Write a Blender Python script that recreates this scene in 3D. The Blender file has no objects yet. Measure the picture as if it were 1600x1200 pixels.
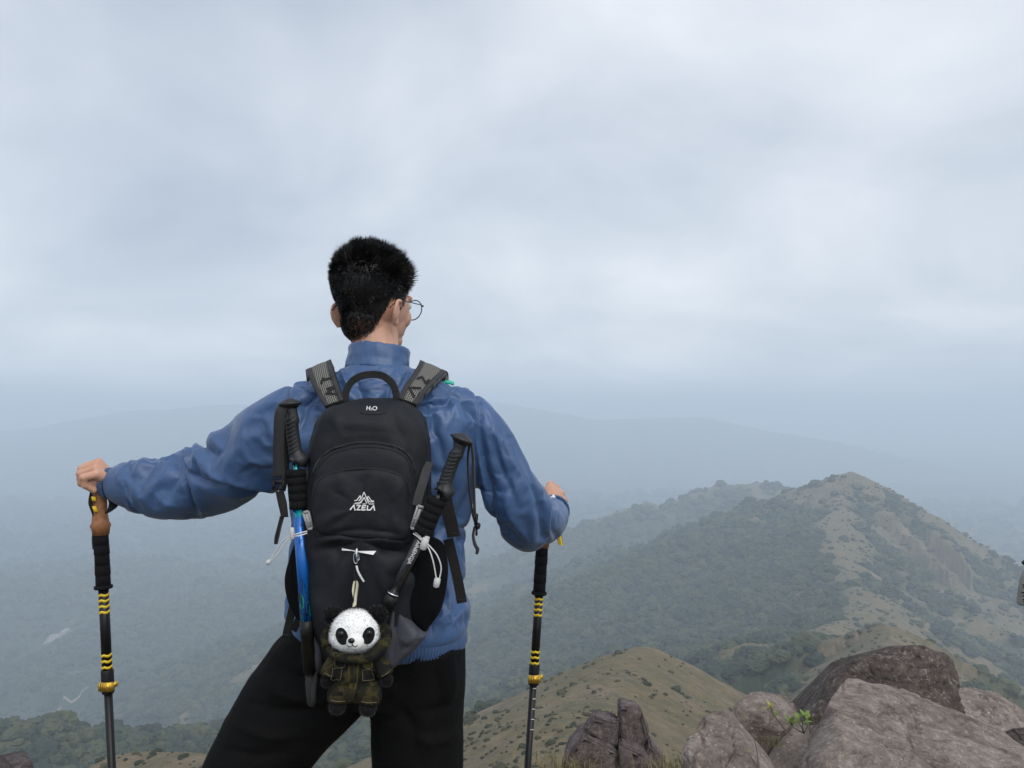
import bpy, bmesh, math, random
import numpy as np
from mathutils import Vector, Matrix, noise as mnoise
from mathutils.bvhtree import BVHTree

random.seed(7); np.random.seed(7)
scene = bpy.context.scene
C = scene.collection
R = math.radians

# ------------------------------------------------------------------ camera
CAMZ, FOC, HOR = 1.42, 1200.0, 650.0       # metres, focal length and horizon row of a 1600 x 1200 frame
cam_d = bpy.data.cameras.new('camera'); cam = bpy.data.objects.new('camera', cam_d); C.objects.link(cam)
cam.location = (0, 0, CAMZ); cam.rotation_euler = (R(90), 0, 0)
cam_d.sensor_width = 36; cam_d.lens = 36 * FOC / 1600; cam_d.shift_y = (HOR - 600) / 1600
cam_d.clip_start = 0.05; cam_d.clip_end = 30000
scene.camera = cam

def P(px, py, d):                          # a point of the place seen at (px, py), d metres in front of the camera
    return Vector(((px - 800) * d / FOC, d, CAMZ + (HOR - py) * d / FOC))

# ------------------------------------------------------------------ sky
SUN_EL, SUN_AZ = R(46), R(152)             # azimuth clockwise from the viewing direction (+Y)
W = bpy.data.worlds.new('World'); scene.world = W; W.use_nodes = True
nt = W.node_tree; N = nt.nodes; L = nt.links
N.clear()
def wn(t, **k):
    n = N.new(t)
    for a, b in k.items(): setattr(n, a, b)
    return n
def wmath(op, a, b=None, c=None):
    n = wn('ShaderNodeMath', operation=op)
    for i, v in enumerate((a, b, c)):
        if v is None: continue
        if isinstance(v, (int, float)): n.inputs[i].default_value = v
        else: L.new(v, n.inputs[i])
    return n.outputs[0]
tc = wn('ShaderNodeTexCoord')
sep = wn('ShaderNodeSeparateXYZ'); L.new(tc.outputs['Generated'], sep.inputs[0])
zz = wmath('ADD', wmath('ABSOLUTE', sep.outputs[2]), 0.30)
comb = wn('ShaderNodeCombineXYZ')
L.new(wmath('DIVIDE', sep.outputs[0], zz), comb.inputs[0]); L.new(wmath('DIVIDE', sep.outputs[1], zz), comb.inputs[1])
comb.inputs[2].default_value = 3.7
def wnoise(scale, detail, rough, dist, off):
    m = wn('ShaderNodeMapping'); m.inputs['Location'].default_value = off; L.new(comb.outputs[0], m.inputs[0])
    n = wn('ShaderNodeTexNoise'); n.inputs['Scale'].default_value = scale; n.inputs['Detail'].default_value = detail
    n.inputs['Roughness'].default_value = rough; n.inputs['Distortion'].default_value = dist
    L.new(m.outputs[0], n.inputs['Vector']); return n.outputs['Fac']
big = wnoise(0.42, 3, 0.5, 0.25, (10.85, 3.2, 0)); small = wnoise(1.25, 6, 0.50, 0.5, (5.2, 3.1, 1))
dens = wmath('ADD', wmath('MULTIPLY', big, 0.62), wmath('MULTIPLY', small, 0.38))
ramp = wn('ShaderNodeValToRGB'); L.new(dens, ramp.inputs[0])
e = ramp.color_ramp.elements
e[0].position = 0.37; e[0].color = (0.47, 0.535, 0.635, 1)
e[1].position = 0.63; e[1].color = (1.24, 1.25, 1.26, 1)
x = e.new(0.50); x.color = (0.82, 0.86, 0.925, 1)
sky = wn('ShaderNodeTexSky', sky_type='NISHITA'); sky.sun_disc = False
sky.sun_elevation = SUN_EL; sky.sun_rotation = SUN_AZ
sky.air_density = 1.2; sky.dust_density = 3.0
skys = wn('ShaderNodeMix', data_type='RGBA', blend_type='MULTIPLY'); skys.inputs[0].default_value = 1
L.new(sky.outputs[0], skys.inputs[6]); skys.inputs[7].default_value = (0.09, 0.09, 0.09, 1)
mix = wn('ShaderNodeMix', data_type='RGBA'); mix.inputs[0].default_value = 0.82
L.new(skys.outputs[2], mix.inputs[6]); L.new(ramp.outputs[0], mix.inputs[7])
bg = wn('ShaderNodeBackground'); bg.inputs[1].default_value = 1.0; L.new(mix.outputs[2], bg.inputs[0])
out = wn('ShaderNodeOutputWorld'); L.new(bg.outputs[0], out.inputs[0])

# ------------------------------------------------------------------ sun behind thin cloud
sd = bpy.data.lights.new('sun', 'SUN'); sun = bpy.data.objects.new('sun', sd); C.objects.link(sun)
sd.energy = 1.5; sd.angle = R(40); sd.color = (1.0, 0.965, 0.91)
sdir = Vector((math.sin(SUN_AZ) * math.cos(SUN_EL), math.cos(SUN_AZ) * math.cos(SUN_EL), math.sin(SUN_EL)))
sun.rotation_euler = (-sdir).to_track_quat('-Z', 'Y').to_euler(); sun.location = sdir * 50

vs = scene.view_settings
scene.display_settings.display_device = 'sRGB'
vs.view_transform = 'Standard'; vs.look = 'None'; vs.exposure = 0.17; vs.gamma = 1; vs.use_curve_mapping = False
cy = scene.cycles
cy.max_bounces = 8; cy.diffuse_bounces = 3; cy.glossy_bounces = 3; cy.transmission_bounces = 4
cy.volume_bounces = 4; cy.transparent_max_bounces = 8
cy.use_denoising = True
try: cy.denoiser = 'OPENIMAGEDENOISE'
except Exception: pass

# ------------------------------------------------------------------ helpers: objects and materials
def tag(o, label=None, cat=None, group=None, kind=None):
    if label: o['label'] = label
    if cat: o['category'] = cat
    if group: o['group'] = group
    if kind: o['kind'] = kind
    return o
def empty(name, loc=(0, 0, 0)):
    o = bpy.data.objects.new(name, None); o.location = loc; o.empty_display_size = 0.05; C.objects.link(o); return o
def link(name, me, mat=None, parent=None, smooth=True):
    o = bpy.data.objects.new(name, me); C.objects.link(o)
    if mat is not None and not me.materials: me.materials.append(mat)
    if smooth and len(me.polygons):
        me.polygons.foreach_set('use_smooth', np.ones(len(me.polygons), dtype=bool))
    if parent is not None:
        o.parent = parent; o.matrix_parent_inverse = Matrix.Translation(-parent.matrix_basis.translation)
    return o
def mesh_from(verts, faces, name='m'):
    me = bpy.data.meshes.new(name)
    v = np.asarray(verts, dtype=np.float32)
    f = np.asarray(faces) if not isinstance(faces, np.ndarray) else faces
    if f.dtype != object and f.ndim == 2:
        n, k = f.shape
        me.vertices.add(len(v)); me.vertices.foreach_set('co', v.ravel())
        me.loops.add(n * k); me.loops.foreach_set('vertex_index', f.astype(np.int32).ravel())
        me.polygons.add(n); me.polygons.foreach_set('loop_start', np.arange(0, n * k, k, dtype=np.int32))
        me.update(calc_edges=True)
    else:
        me.from_pydata([tuple(map(float, q)) for q in v], [], [list(map(int, q)) for q in faces]); me.update()
    return me

class NM:                                   # small node-material builder
    def __init__(s, name, rough=0.6, col=(0.5, 0.5, 0.5), **kw):
        s.m = bpy.data.materials.new(name); s.m.use_nodes = True
        s.t = s.m.node_tree; s.b = s.t.nodes['Principled BSDF']
        s.b.inputs['Base Color'].default_value = (*col, 1); s.b.inputs['Roughness'].default_value = rough
        for k, v in kw.items(): s.b.inputs[k.replace('_', ' ')].default_value = v
        s._c = None
    def n(s, t, **k):
        q = s.t.nodes.new(t)
        for a, b in k.items(): setattr(q, a, b)
        return q
    def l(s, a, b): s.t.links.new(a, b)
    def co(s):
        if s._c is None: s._c = s.n('ShaderNodeTexCoord').outputs['Object']
        return s._c
    def mapped(s, scale, rot=(0, 0, 0)):
        m = s.n('ShaderNodeMapping'); m.inputs['Scale'].default_value = scale; m.inputs['Rotation'].default_value = rot
        s.l(s.co(), m.inputs[0]); return m.outputs[0]
    def noise(s, scale, detail=4, rough=0.55, dist=0, vec=None):
        q = s.n('ShaderNodeTexNoise'); q.inputs['Scale'].default_value = scale; q.inputs['Detail'].default_value = detail
        q.inputs['Roughness'].default_value = rough; q.inputs['Distortion'].default_value = dist
        s.l(vec if vec is not None else s.co(), q.inputs['Vector']); return q.outputs['Fac']
    def voro(s, scale, feature='F1', vec=None):
        q = s.n('ShaderNodeTexVoronoi'); q.feature = feature; q.inputs['Scale'].default_value = scale
        s.l(vec if vec is not None else s.co(), q.inputs['Vector']); return q.outputs['Distance']
    def ramp(s, f, stops):
        q = s.n('ShaderNodeValToRGB'); s.l(f, q.inputs[0]); e = q.color_ramp.elements
        while len(e) < len(stops): e.new(0.5)
        for i, (p, c) in enumerate(stops):
            e[i].position = p; e[i].color = (*c, 1) if len(c) == 3 else c
        return q.outputs[0]
    def fr(s, f, a, b, c=0.0, d=1.0):       # map range
        q = s.n('ShaderNodeMapRange'); s.l(f, q.inputs[0])
        for i, v in enumerate((a, b, c, d)): q.inputs[1 + i].default_value = v
        return q.outputs[0]
    def math(s, op, a, b=None):
        q = s.n('ShaderNodeMath', operation=op)
        for i, v in enumerate((a, b)):
            if v is None: continue
            if isinstance(v, (int, float)): q.inputs[i].default_value = v
            else: s.l(v, q.inputs[i])
        return q.outputs[0]
    def mix(s, f, a, b, mode='MIX'):
        q = s.n('ShaderNodeMix', data_type='RGBA', blend_type=mode)
        for i, v in ((0, f), (6, a), (7, b)):
            if isinstance(v, (int, float)): q.inputs[i].default_value = v
            elif isinstance(v, tuple): q.inputs[i].default_value = (*v, 1)
            else: s.l(v, q.inputs[i])
        return q.outputs[2]
    def attr(s, name):
        q = s.n('ShaderNodeAttribute'); q.attribute_name = name; return q.outputs['Fac']
    def col(s, c): s.l(c, s.b.inputs['Base Color']); return s
    def rough(s, f): s.l(f, s.b.inputs['Roughness']); return s
    def bump(s, h, dist=0.01, strength=1.0):
        q = s.n('ShaderNodeBump'); q.inputs['Distance'].default_value = dist; q.inputs['Strength'].default_value = strength
        s.l(h, q.inputs['Height'])
        old = s.b.inputs['Normal'].links
        if old: s.l(old[0].from_socket, q.inputs['Normal'])
        s.l(q.outputs[0], s.b.inputs['Normal']); return s

# ------------------------------------------------------------------ numpy noise
_perm = np.random.RandomState(11).permutation(1024)
def _h3(i, j, k): return _perm[(_perm[(_perm[i & 1023] + j) & 1023] + k) & 1023]
_G = np.random.RandomState(5).normal(size=(1024, 3)); _G /= np.linalg.norm(_G, axis=1)[:, None]
def perlin(p):
    p = np.asarray(p, dtype=np.float64); i = np.floor(p).astype(np.int64); f = p - i
    u = f * f * f * (f * (f * 6 - 15) + 10); r = 0
    for dx in (0, 1):
        for dy in (0, 1):
            for dz in (0, 1):
                g = _G[_h3(i[..., 0] + dx, i[..., 1] + dy, i[..., 2] + dz)]
                d = (f[..., 0] - dx) * g[..., 0] + (f[..., 1] - dy) * g[..., 1] + (f[..., 2] - dz) * g[..., 2]
                w = (u[..., 0] if dx else 1 - u[..., 0]) * (u[..., 1] if dy else 1 - u[..., 1]) * (u[..., 2] if dz else 1 - u[..., 2])
                r = r + w * d
    return r * 1.6
def fbm(p, oct=4, gain=0.5, lac=2.03, ridged=False):
    p = np.asarray(p, dtype=np.float64); a, s, r = 1.0, 0.0, 0
    for o in range(oct):
        n = perlin(p + o * 17.3)
        r = r + a * ((1 - 2 * np.abs(n)) if ridged else n); s += a; a *= gain; p = p * lac
    return r / s
def perlin2(x, y, seed):
    i = np.floor(x).astype(np.int64); j = np.floor(y).astype(np.int64); fx = x - i; fy = y - j
    u = fx * fx * fx * (fx * (fx * 6 - 15) + 10); w = fy * fy * fy * (fy * (fy * 6 - 15) + 10); i = i + seed * 131; r = 0
    for dx in (0, 1):
        for dy in (0, 1):
            g = _G2[_perm[(_perm[(i + dx) & 1023] + j + dy) & 1023]]
            r = r + (u if dx else 1 - u) * (w if dy else 1 - w) * ((fx - dx) * g[..., 0] + (fy - dy) * g[..., 1])
    return r * 1.5
_ga = np.random.RandomState(6).uniform(0, 2 * np.pi, 1024); _G2 = np.stack([np.cos(_ga), np.sin(_ga)], -1)
def fbm2(x, y, sc, oct=4, z=0.0, gain=.5, ridged=False):
    x = x / sc; y = y / sc; a, t, r = 1.0, 0.0, 0
    for o in range(oct):
        n = perlin2(x, y, int(z * 10) + o * 7); r = r + a * ((1 - 2 * np.abs(n)) if ridged else n); t += a; a *= gain; x = x * 2.03 + 5.1; y = y * 2.03 + 9.7
    return r / t
def sstep(a, b, x):
    t = np.clip((x - a) / (b - a), 0, 1); return t * t * (3 - 2 * t)
# ------------------------------------------------------------------ terrain: crests as 3-D lines, flanks falling from them
VALLEY = -455.0
def line(pts): return np.array([tuple(P(*q)) for q in pts])
RIDGES = [  # crest line, flank slope, crest rounding (m)
    ('right',  line([(1335,740,1100),(1400,768,1115),(1450,800,1105),(1500,832,1085),(1560,866,1060),(1620,900,1040),(1800,1010,1000)]), .52, 4),
    ('left',   line([(1335,742,1100),(1300,748,1100),(1240,775,1085),(1170,805,1065),(1100,830,1040),(1000,868,1010),(900,912,980),(810,975,940),(740,1060,880)]), .42, 6),
    ('spine',  line([(1335,742,1100),(1312,790,1000),(1290,818,920),(1312,870,800),(1342,925,680),(1345,958,600),(1270,985,520),(1230,1012,460),(1300,1003,400),(1390,988,330)]), .40, 6),
    ('saddle', line([(1390,988,330),(1400,1050,200),(1340,1150,100),(1200,1260,40)]), .72, 4),
    ('rspur',  line([(1312,790,1000),(1400,872,960),(1500,935,900),(1640,1010,800)]), .40, 14),
    ('rspur2', line([(1342,925,680),(1450,985,650),(1560,1050,600),(1700,1130,540)]), .42, 14),
    ('knob',   line([(1230,1012,460),(1165,1004,435),(1140,1014,425)]), .62, 7),
    ('lspur',  line([(1290,818,920),(1180,900,880),(1080,965,830),(960,1040,780)]), .40, 22),
    ('lspur2', line([(1345,958,600),(1200,1010,600),(1060,1060,600),(900,1110,600)]), .38, 24),
    ('second', line([(640,985,1450),(720,930,1624),(780,885,1739),(820,857,1797),(880,838,1809),(950,806,1797),(1000,786,1763),(1012,783,1763),(1035,793,1763),(1080,772,1774),(1130,758,1786),(1190,754,1786),(1240,767,1739),(1335,800,1681)]), .42, 7),
    ('sspur',  line([(1130,758,1786),(1080,840,1624),(1010,900,1484)]), .45, 16),
    ('sspur2', line([(950,806,1797),(900,880,1624),(800,960,1450)]), .45, 16),
    ('farl',   line([(-500,700,6461),(-150,690,6461),(0,673,6461),(60,668,6461),(120,656,6461),(200,642,6461),(260,640,6461),(330,633,6461),(430,631,6461),(540,634,6645),(640,629,6830),(700,623,6830),(760,626,6830),(850,641,6830),(930,656,6830),(1100,652,6645),(1160,666,6461),(1300,690,6091),(1500,735,5538),(1750,790,4984)]), .30, 90),
    ('hill',   line([(790,1330,22),(850,1225,45),(890,1165,80),(940,1085,120),(985,1026,165),(1003,1018,175)]), .62, 8),
    ('hill2',  line([(890,1165,80),(800,1128,118),(748,1150,128)]), .56, 7),
    ('brush',  line([(700,1370,20),(480,1275,45),(330,1200,72),(262,1183,84),(215,1188,90)]), .58, 5),
    ('fleft',  line([(-200,1150,330),(0,1146,330),(45,1139,330),(85,1139,332),(110,1152,335),(160,1152,345),(300,1150,380),(430,1120,420),(540,1100,430),(640,1120,400)]), .50, 8),
    ('pale',   line([(280,1120,900),(330,1090,930),(420,1030,1000),(500,985,1080),(600,950,1200)]), .33, 12),
    ('vspur',  line([(60,1080,1150),(200,1010,1350),(330,950,1600),(470,905,1800)]), .22, 60),
    ('vspur2', line([(-300,960,1700),(-60,935,1750),(120,905,1900),(260,870,2200)]), .25, 60),
    ('back',   np.array([(0,-3,-1.),(10,-60,-14),(-20,-160,-40),(40,-500,-150),(0,-1500,-380)]), .5, 8),
]
def crest_dist(x, y, ln):
    best = np.full(x.shape, 1e12); zc = np.zeros_like(x); side = np.zeros_like(x); cap = np.zeros(x.shape, bool); last = len(ln) - 2
    for k, (a, b) in enumerate(zip(ln[:-1], ln[1:])):
        dx, dy = b[0] - a[0], b[1] - a[1]; l2 = dx * dx + dy * dy
        t0 = ((x - a[0]) * dx + (y - a[1]) * dy) / l2; t = np.clip(t0, 0, 1)
        ex, ey = x - a[0] - t * dx, y - a[1] - t * dy
        d2 = ex * ex + ey * ey; m = d2 < best
        best = np.where(m, d2, best); zc = np.where(m, a[2] + t * (b[2] - a[2]), zc)
        side = np.where(m, dx * ey - dy * ex, side)
        cap = np.where(m, ((t0 < 0) & (k == 0)) | ((t0 > 1) & (k == last)), cap)
    return np.sqrt(best), zc, side, cap
def terrain(x, y, full=False):
    r = np.hypot(x, y)
    wx = x + fbm2(x, y, 130, 3, 1.5) * 26 * sstep(60, 400, r); wy = y + fbm2(x, y, 130, 3, 7.5) * 26 * sstep(60, 400, r)
    info = {}; hs = []
    gul = fbm2(wx, wy, 120, 5, 3.3, ridged=True)
    fine = fbm2(x, y, 14, 4, 9.1)
    for nm, ln, s, w in RIDGES:
        near = nm in ('hill', 'hill2', 'brush', 'saddle')
        d, zc, sd, cap = crest_dist(x if near else wx * .35 + x * .65, y if near else wy * .35 + y * .65, ln)
        if nm == 'spine': s = np.where(sd > 0, .40 + .22 * sstep(0, 60, d), .40)
        h = zc - s * (np.sqrt(d * d + w * w) - w) - np.where(cap & (not near), .38 * d, 0)
        amp = np.minimum(d * .13, 26)
        if not near: h = h + amp * (gul - .25)
        hs.append(np.maximum(h, VALLEY - 60)); info[nm] = (d, sd)
    base = VALLEY + fbm2(x, y, 700, 5, 2.2) * 75 + 35 * fbm2(x, y, 220, 4, 5.5, ridged=True)
    hs.append(base)
    rr = np.hypot(x * .9 - .1, y - .75)
    cone = -0.64 * (np.sqrt(np.maximum(rr - 1.55, 0) ** 2 + .09) - .3)
    hs.append(cone)
    k = np.clip(r * .016, .18, 4.0)
    H = np.stack(hs); m = H.max(0)
    z = m + k * np.log(np.exp((H - m) / k).sum(0)) * sstep(2.2, 30, r)
    z = np.where(r < 2.2, cone, z)
    z = z + fine * np.clip((r - 3) * .02, 0, 1.3) * (1 - .75 * sstep(300, 800, r)) + fbm2(x, y, 1.7, 3, 4.4) * .09 * sstep(2.4, 6, r)
    return (z, info, gul) if full else z

ang = np.concatenate([np.linspace(-180, -46, 60, endpoint=False), np.linspace(-46, 46, 680, endpoint=False), np.linspace(46, 180, 60, endpoint=False)])
rad = np.concatenate([[0.05], np.geomspace(.5, 50, 170, endpoint=False), np.geomspace(50, 1250, 560, endpoint=False), np.geomspace(1250, 12000, 150)])
A, Rr = np.meshgrid(np.radians(ang), rad); X = np.sin(A) * Rr; Y = np.cos(A) * Rr
Z, INF, GUL = terrain(X, Y, True)
nr, na = X.shape
idx = np.arange(nr * na).reshape(nr, na); nx = np.roll(idx, -1, 1)
F = np.stack([idx[:-1], idx[1:], nx[1:], nx[:-1]], -1).reshape(-1, 4)
# what grows where: 1 = dry grass, 0 = wood
def cover(x, y, inf, gul):
    n1 = fbm2(x, y, 60, 5, 8.8); n2 = fbm2(x, y, 22, 4, 6.1)
    g = np.full_like(x, -0.55) + n1 * .9
    d, sd = inf['spine']; right = (sd > 0)
    g = np.maximum(g, 1.05 - np.where(right, d / 75, d / 22) + n1 * 1.3 + n2 * .5)
    n3 = fbm2(x, y, 9, 3, 5.2); rib = (gul - .25) * .9
    d, sd = inf['right']; g = np.maximum(g, .95 - d / 150 + n1 * 1.3 + rib)
    d, sd = inf['rspur']; g = np.maximum(g, .8 - d / 60 + n1 * 1.3 + rib)
    d, sd = inf['rspur2']; g = np.maximum(g, .6 - d / 60 + n1 * 1.3 + rib)
    rx = sstep(0, 120, x - 300 * np.clip(y / 800, .5, 1.4)); g = np.maximum(g, rx * .34 + n1 * 1.2 - .1 + rib * .6 * rx)
    d, sd = inf['knob']; g = np.maximum(g, 1.2 - d / 14 + n2)
    for q, w in (('hill', 48), ('hill2', 32), ('brush', 38), ('saddle', 30)):
        d, sd = inf[q]; g = np.maximum(g, 1.6 - d / w + n2 * .3)
    d, sd = inf['pale']; g = np.maximum(g, .5 - d / 40 + n1 * 1.4)
    d, sd = inf['second']; g = np.maximum(g, .35 - d / 90 + n1 * 1.5 + .35 * sstep(900, 1250, (x / y) * 1200 + 800))
    g = np.maximum(g, .12 * sstep(1000, 1500, y) * sstep(100, -200, x) + fbm2(x, y, 190, 4, 3.9) * 1.1 - .25)
    g = g + n3 * .28 * sstep(150, 400, y)
    r = np.hypot(x, y); g = np.where(r < 40, 1.2, g)
    return g
G = cover(X, Y, INF, GUL)
tm = mesh_from(np.stack([X, Y, Z], -1).reshape(-1, 3), F, 'terrain')
at = tm.attributes.new('grass', 'FLOAT', 'POINT'); at.data.foreach_set('value', np.clip(G, -1, 2).astype(np.float32).ravel())
m = NM('hillside', 0.95)
g = m.fr(m.math('ADD', m.attr('grass'), m.fr(m.noise(.09, 6, .62), 0, 1, -.45, .45)), .25, .60)
big_n = m.noise(.05, 5, .6); mid = m.noise(.6, 5, .65); fin = m.noise(5, 4, .7)
grass = m.ramp(mid, [(.30, (.050, .044, .020)), (.5, (.134, .103, .050)), (.70, (.250, .186, .108))])
earth = m.ramp(fin, [(.3, (.15, .105, .075)), (.7, (.30, .215, .165))])
grass = m.mix(m.fr(big_n, .50, .68), grass, earth)
grass = m.mix(m.fr(m.noise(.30, 6, .75), .52, .60, 0, .85), grass, (.036, .042, .020))
grass = m.mix(m.fr(m.noise(.055, 6, .72), .50, .62, 0, .7), grass, (.052, .056, .028))
grass = m.mix(.32, grass, m.ramp(fin, [(.3, (.05, .045, .02)), (.7, (.27, .225, .12))]))
wood = m.ramp(mid, [(.3, (.018, .030, .016)), (.7, (.055, .075, .036))])
m.col(m.mix(g, wood, grass)); m.bump(mid, .55, .8); m.bump(fin, .07, .8)
terrain_o = link('terrain', tm, m.m); tag(terrain_o, kind='structure')
def sight(px, py, r0=250., r1=5000.):       # where the line of sight meets the ground
    d = np.geomspace(r0, r1, 3000); x = (px - 800) * d / FOC; z = CAMZ + (HOR - py) * d / FOC; t = terrain(x, d)
    k = np.argmax(t > z); return np.array([x[k], d[k], t[k]])
def on_grid(x, y):                           # height of the built sheet, not of the formula
    x = np.asarray(x, float); y = np.asarray(y, float); a = np.degrees(np.arctan2(x, y)); r = np.hypot(x, y)
    fa = np.interp(a, ang, np.arange(na)); fr_ = np.interp(r, rad, np.arange(nr)); i = np.clip(fr_.astype(int), 0, nr - 2); j = np.clip(fa.astype(int), 0, na - 2); u, w = fr_ - i, fa - j
    return Z[i, j] * (1 - u) * (1 - w) + Z[i + 1, j] * u * (1 - w) + Z[i, j + 1] * (1 - u) * w + Z[i + 1, j + 1] * u * w
def ground(x, y): return float(terrain(np.array([float(x)]), np.array([float(y)]))[0])

# ------------------------------------------------------------------ woods and scrub: crowns scattered over the slopes
def lumpy_crown(seed, sub=3, flat=.8):
    bm = bmesh.new(); bmesh.ops.create_icosphere(bm, subdivisions=sub, radius=1.0)
    v = np.array([q.co[:] for q in bm.verts])
    n = fbm(v * 1.5 + seed * 7.7, 4, .62); c = fbm(v * 3.6 + seed * 3.1, 3, .6, ridged=True)
    v = v * (1 + .55 * n + .30 * (c - .3))[:, None]; v[:, 2] *= flat
    for q, w in zip(bm.verts, v): q.co = w
    me = bpy.data.meshes.new('crown'); bm.to_mesh(me); bm.free()
    me.polygons.foreach_set('use_smooth', np.zeros(len(me.polygons), dtype=bool)); return me
def leaf_mat(name, a, b, c):
    m = NM(name, .8); oi = m.n('ShaderNodeObjectInfo')
    f = m.math('ADD', m.math('MULTIPLY', oi.outputs['Random'], .62), m.math('MULTIPLY', m.noise(3.1, 4, .65), .5))
    m.col(m.ramp(f, [(.18, a), (.55, b), (.95, c)])); m.bump(m.noise(6, 4, .7), .25, .9); return m.m
def scatter(name, pts, scl, protos, label, cat):
    me = bpy.data.meshes.new(name + '_points'); me.vertices.add(len(pts))
    me.vertices.foreach_set('co', np.asarray(pts, dtype=np.float32).ravel())
    a = me.attributes.new('size', 'FLOAT_VECTOR', 'POINT'); a.data.foreach_set('vector', np.asarray(scl, dtype=np.float32).ravel())
    a = me.attributes.new('turn', 'FLOAT', 'POINT'); a.data.foreach_set('value', np.random.rand(len(pts)).astype(np.float32) * 6.28)
    a = me.attributes.new('pick', 'INT', 'POINT'); a.data.foreach_set('value', np.random.randint(0, len(protos), len(pts)).astype(np.int32))
    o = bpy.data.objects.new(name, me); C.objects.link(o)
    g = bpy.data.node_groups.new(name + '_nodes', 'GeometryNodeTree')
    g.interface.new_socket('Geometry', in_out='INPUT', socket_type='NodeSocketGeometry')
    g.interface.new_socket('Geometry', in_out='OUTPUT', socket_type='NodeSocketGeometry')
    n = g.nodes; l = g.links
    gi = n.new('NodeGroupInput'); go = n.new('NodeGroupOutput')
    jn = n.new('GeometryNodeGeometryToInstance')
    for p in protos[::-1]:
        oi = n.new('GeometryNodeObjectInfo'); oi.inputs['Object'].default_value = p; oi.inputs['As Instance'].default_value = False
        l.new(oi.outputs['Geometry'], jn.inputs[0])
    ip = n.new('GeometryNodeInstanceOnPoints'); ip.inputs['Pick Instance'].default_value = True
    mp = n.new('GeometryNodeMeshToPoints')
    l.new(gi.outputs[0], mp.inputs[0]); l.new(mp.outputs[0], ip.inputs['Points']); l.new(jn.outputs[0], ip.inputs['Instance'])
    def na(nm, dt):
        q = n.new('GeometryNodeInputNamedAttribute'); q.data_type = dt; q.inputs[0].default_value = nm; return q.outputs[0]
    l.new(na('size', 'FLOAT_VECTOR'), ip.inputs['Scale'])
    cx = n.new('ShaderNodeCombineXYZ'); l.new(na('turn', 'FLOAT'), cx.inputs[2]); l.new(cx.outputs[0], ip.inputs['Rotation'])
    l.new(na('pick', 'INT'), ip.inputs['Instance Index'])
    l.new(ip.outputs[0], go.inputs[0])
    md = o.modifiers.new('scatter', 'NODES'); md.node_group = g
    tag(o, label, cat, kind='stuff'); return o
def protos_of(name, mat, n, **k):
    r = []
    for i in range(n):
        me = lumpy_crown(i + 1, **k); me.materials.append(mat)
        r.append(bpy.data.objects.new(name, me))
    return r
wood_m = leaf_mat('wood_leaves', (.010, .019, .011), (.028, .043, .020), (.080, .084, .034))
scrub_m = leaf_mat('scrub_leaves', (.020, .026, .012), (.045, .050, .022), (.095, .085, .040))
crowns = protos_of('tree_crown', wood_m, 5); bushes = protos_of('bush_crown', scrub_m, 4, sub=2, flat=.75)
def sample(n, rmin, rmax, amax=42, power=1.0):
    a = np.radians(np.random.uniform(-amax, amax, n)); u = np.random.rand(n)
    if power == 1.0: r = np.sqrt(rmin ** 2 + u * (rmax ** 2 - rmin ** 2))
    else: r = rmin * (rmax / rmin) ** u
    return np.sin(a) * r, np.cos(a) * r
xs, ys = [], []
for n, a, b in ((14000, 200, 450), (52000, 450, 1250), (26000, 1250, 2600), (15000, 2600, 4400)):
    q = sample(n, a, b); xs.append(q[0]); ys.append(q[1])
x = np.concatenate(xs); y = np.concatenate(ys)
z, inf, gul = terrain(x, y, True); gm = cover(x, y, inf, gul) + np.random.uniform(-.25, .25, len(x))
ROAD = [sight(*q) for q in ((84,1134),(87,1122),(91,1110),(100,1101),(112,1092),(124,1083),(138,1075))]; ROAD2 = [sight(*q) for q in ((108,1133),(114,1128),(124,1123))]
SITE = sight(91, 991); rd = np.full(x.shape, 1e9)
for q in (ROAD, ROAD2): rd = np.minimum(rd, crest_dist(x, y, np.array(q))[0])
keep = (gm < .34) & (rd > 9) & (np.hypot((x - SITE[0]) / 1.2, (y - SITE[1]) / 3.2) > 30); x, y, z = x[keep], y[keep], z[keep]; r = np.hypot(x, y)
s = np.random.lognormal(0, .36, len(x)) * np.interp(r, [200, 450, 1100, 2600, 4400], [1.5, 2.5, 3.5, 7.0, 13.0])
scatter('woodland', np.stack([x, y, z + s * .25], -1), np.stack([s, s, s * np.random.uniform(.8, 1.15, len(s))], -1), crowns,
        'dark green woodland covering the hazy mountain flanks and valley', 'woodland')
xs, ys = [], []
for n, a, b in ((7000, 40, 200), (16000, 200, 600), (26000, 600, 1300)):
    q = sample(n, a, b); xs.append(q[0]); ys.append(q[1])
x = np.concatenate(xs); y = np.concatenate(ys)
z, inf, gul = terrain(x, y, True); gm = cover(x, y, inf, gul)
cl = fbm2(x, y, 30, 3, 12.0) + np.random.uniform(-.4, .4, len(x))
cl = cl + np.where(inf['brush'][0] < 45, 1.3, 0) - np.where(np.minimum(inf['hill'][0], inf['hill2'][0]) < 60, .12, 0)
keep = (gm >= .25) & (cl > np.where(np.hypot(x, y) > 250, .02, .2)); x, y, z = x[keep], y[keep], z[keep]; r = np.hypot(x, y)
s = np.random.lognormal(0, .5, len(x)) * np.interp(r, [40, 120, 200, 600, 1300], [.14, .22, .40, .95, 1.6])
scatter('scrub', np.stack([x, y, z + s * .2], -1), np.stack([s, s, s * .8], -1), bushes,
        'scattered dark low shrubs on the dry grassy hills and ridge', 'scrub')

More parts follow.
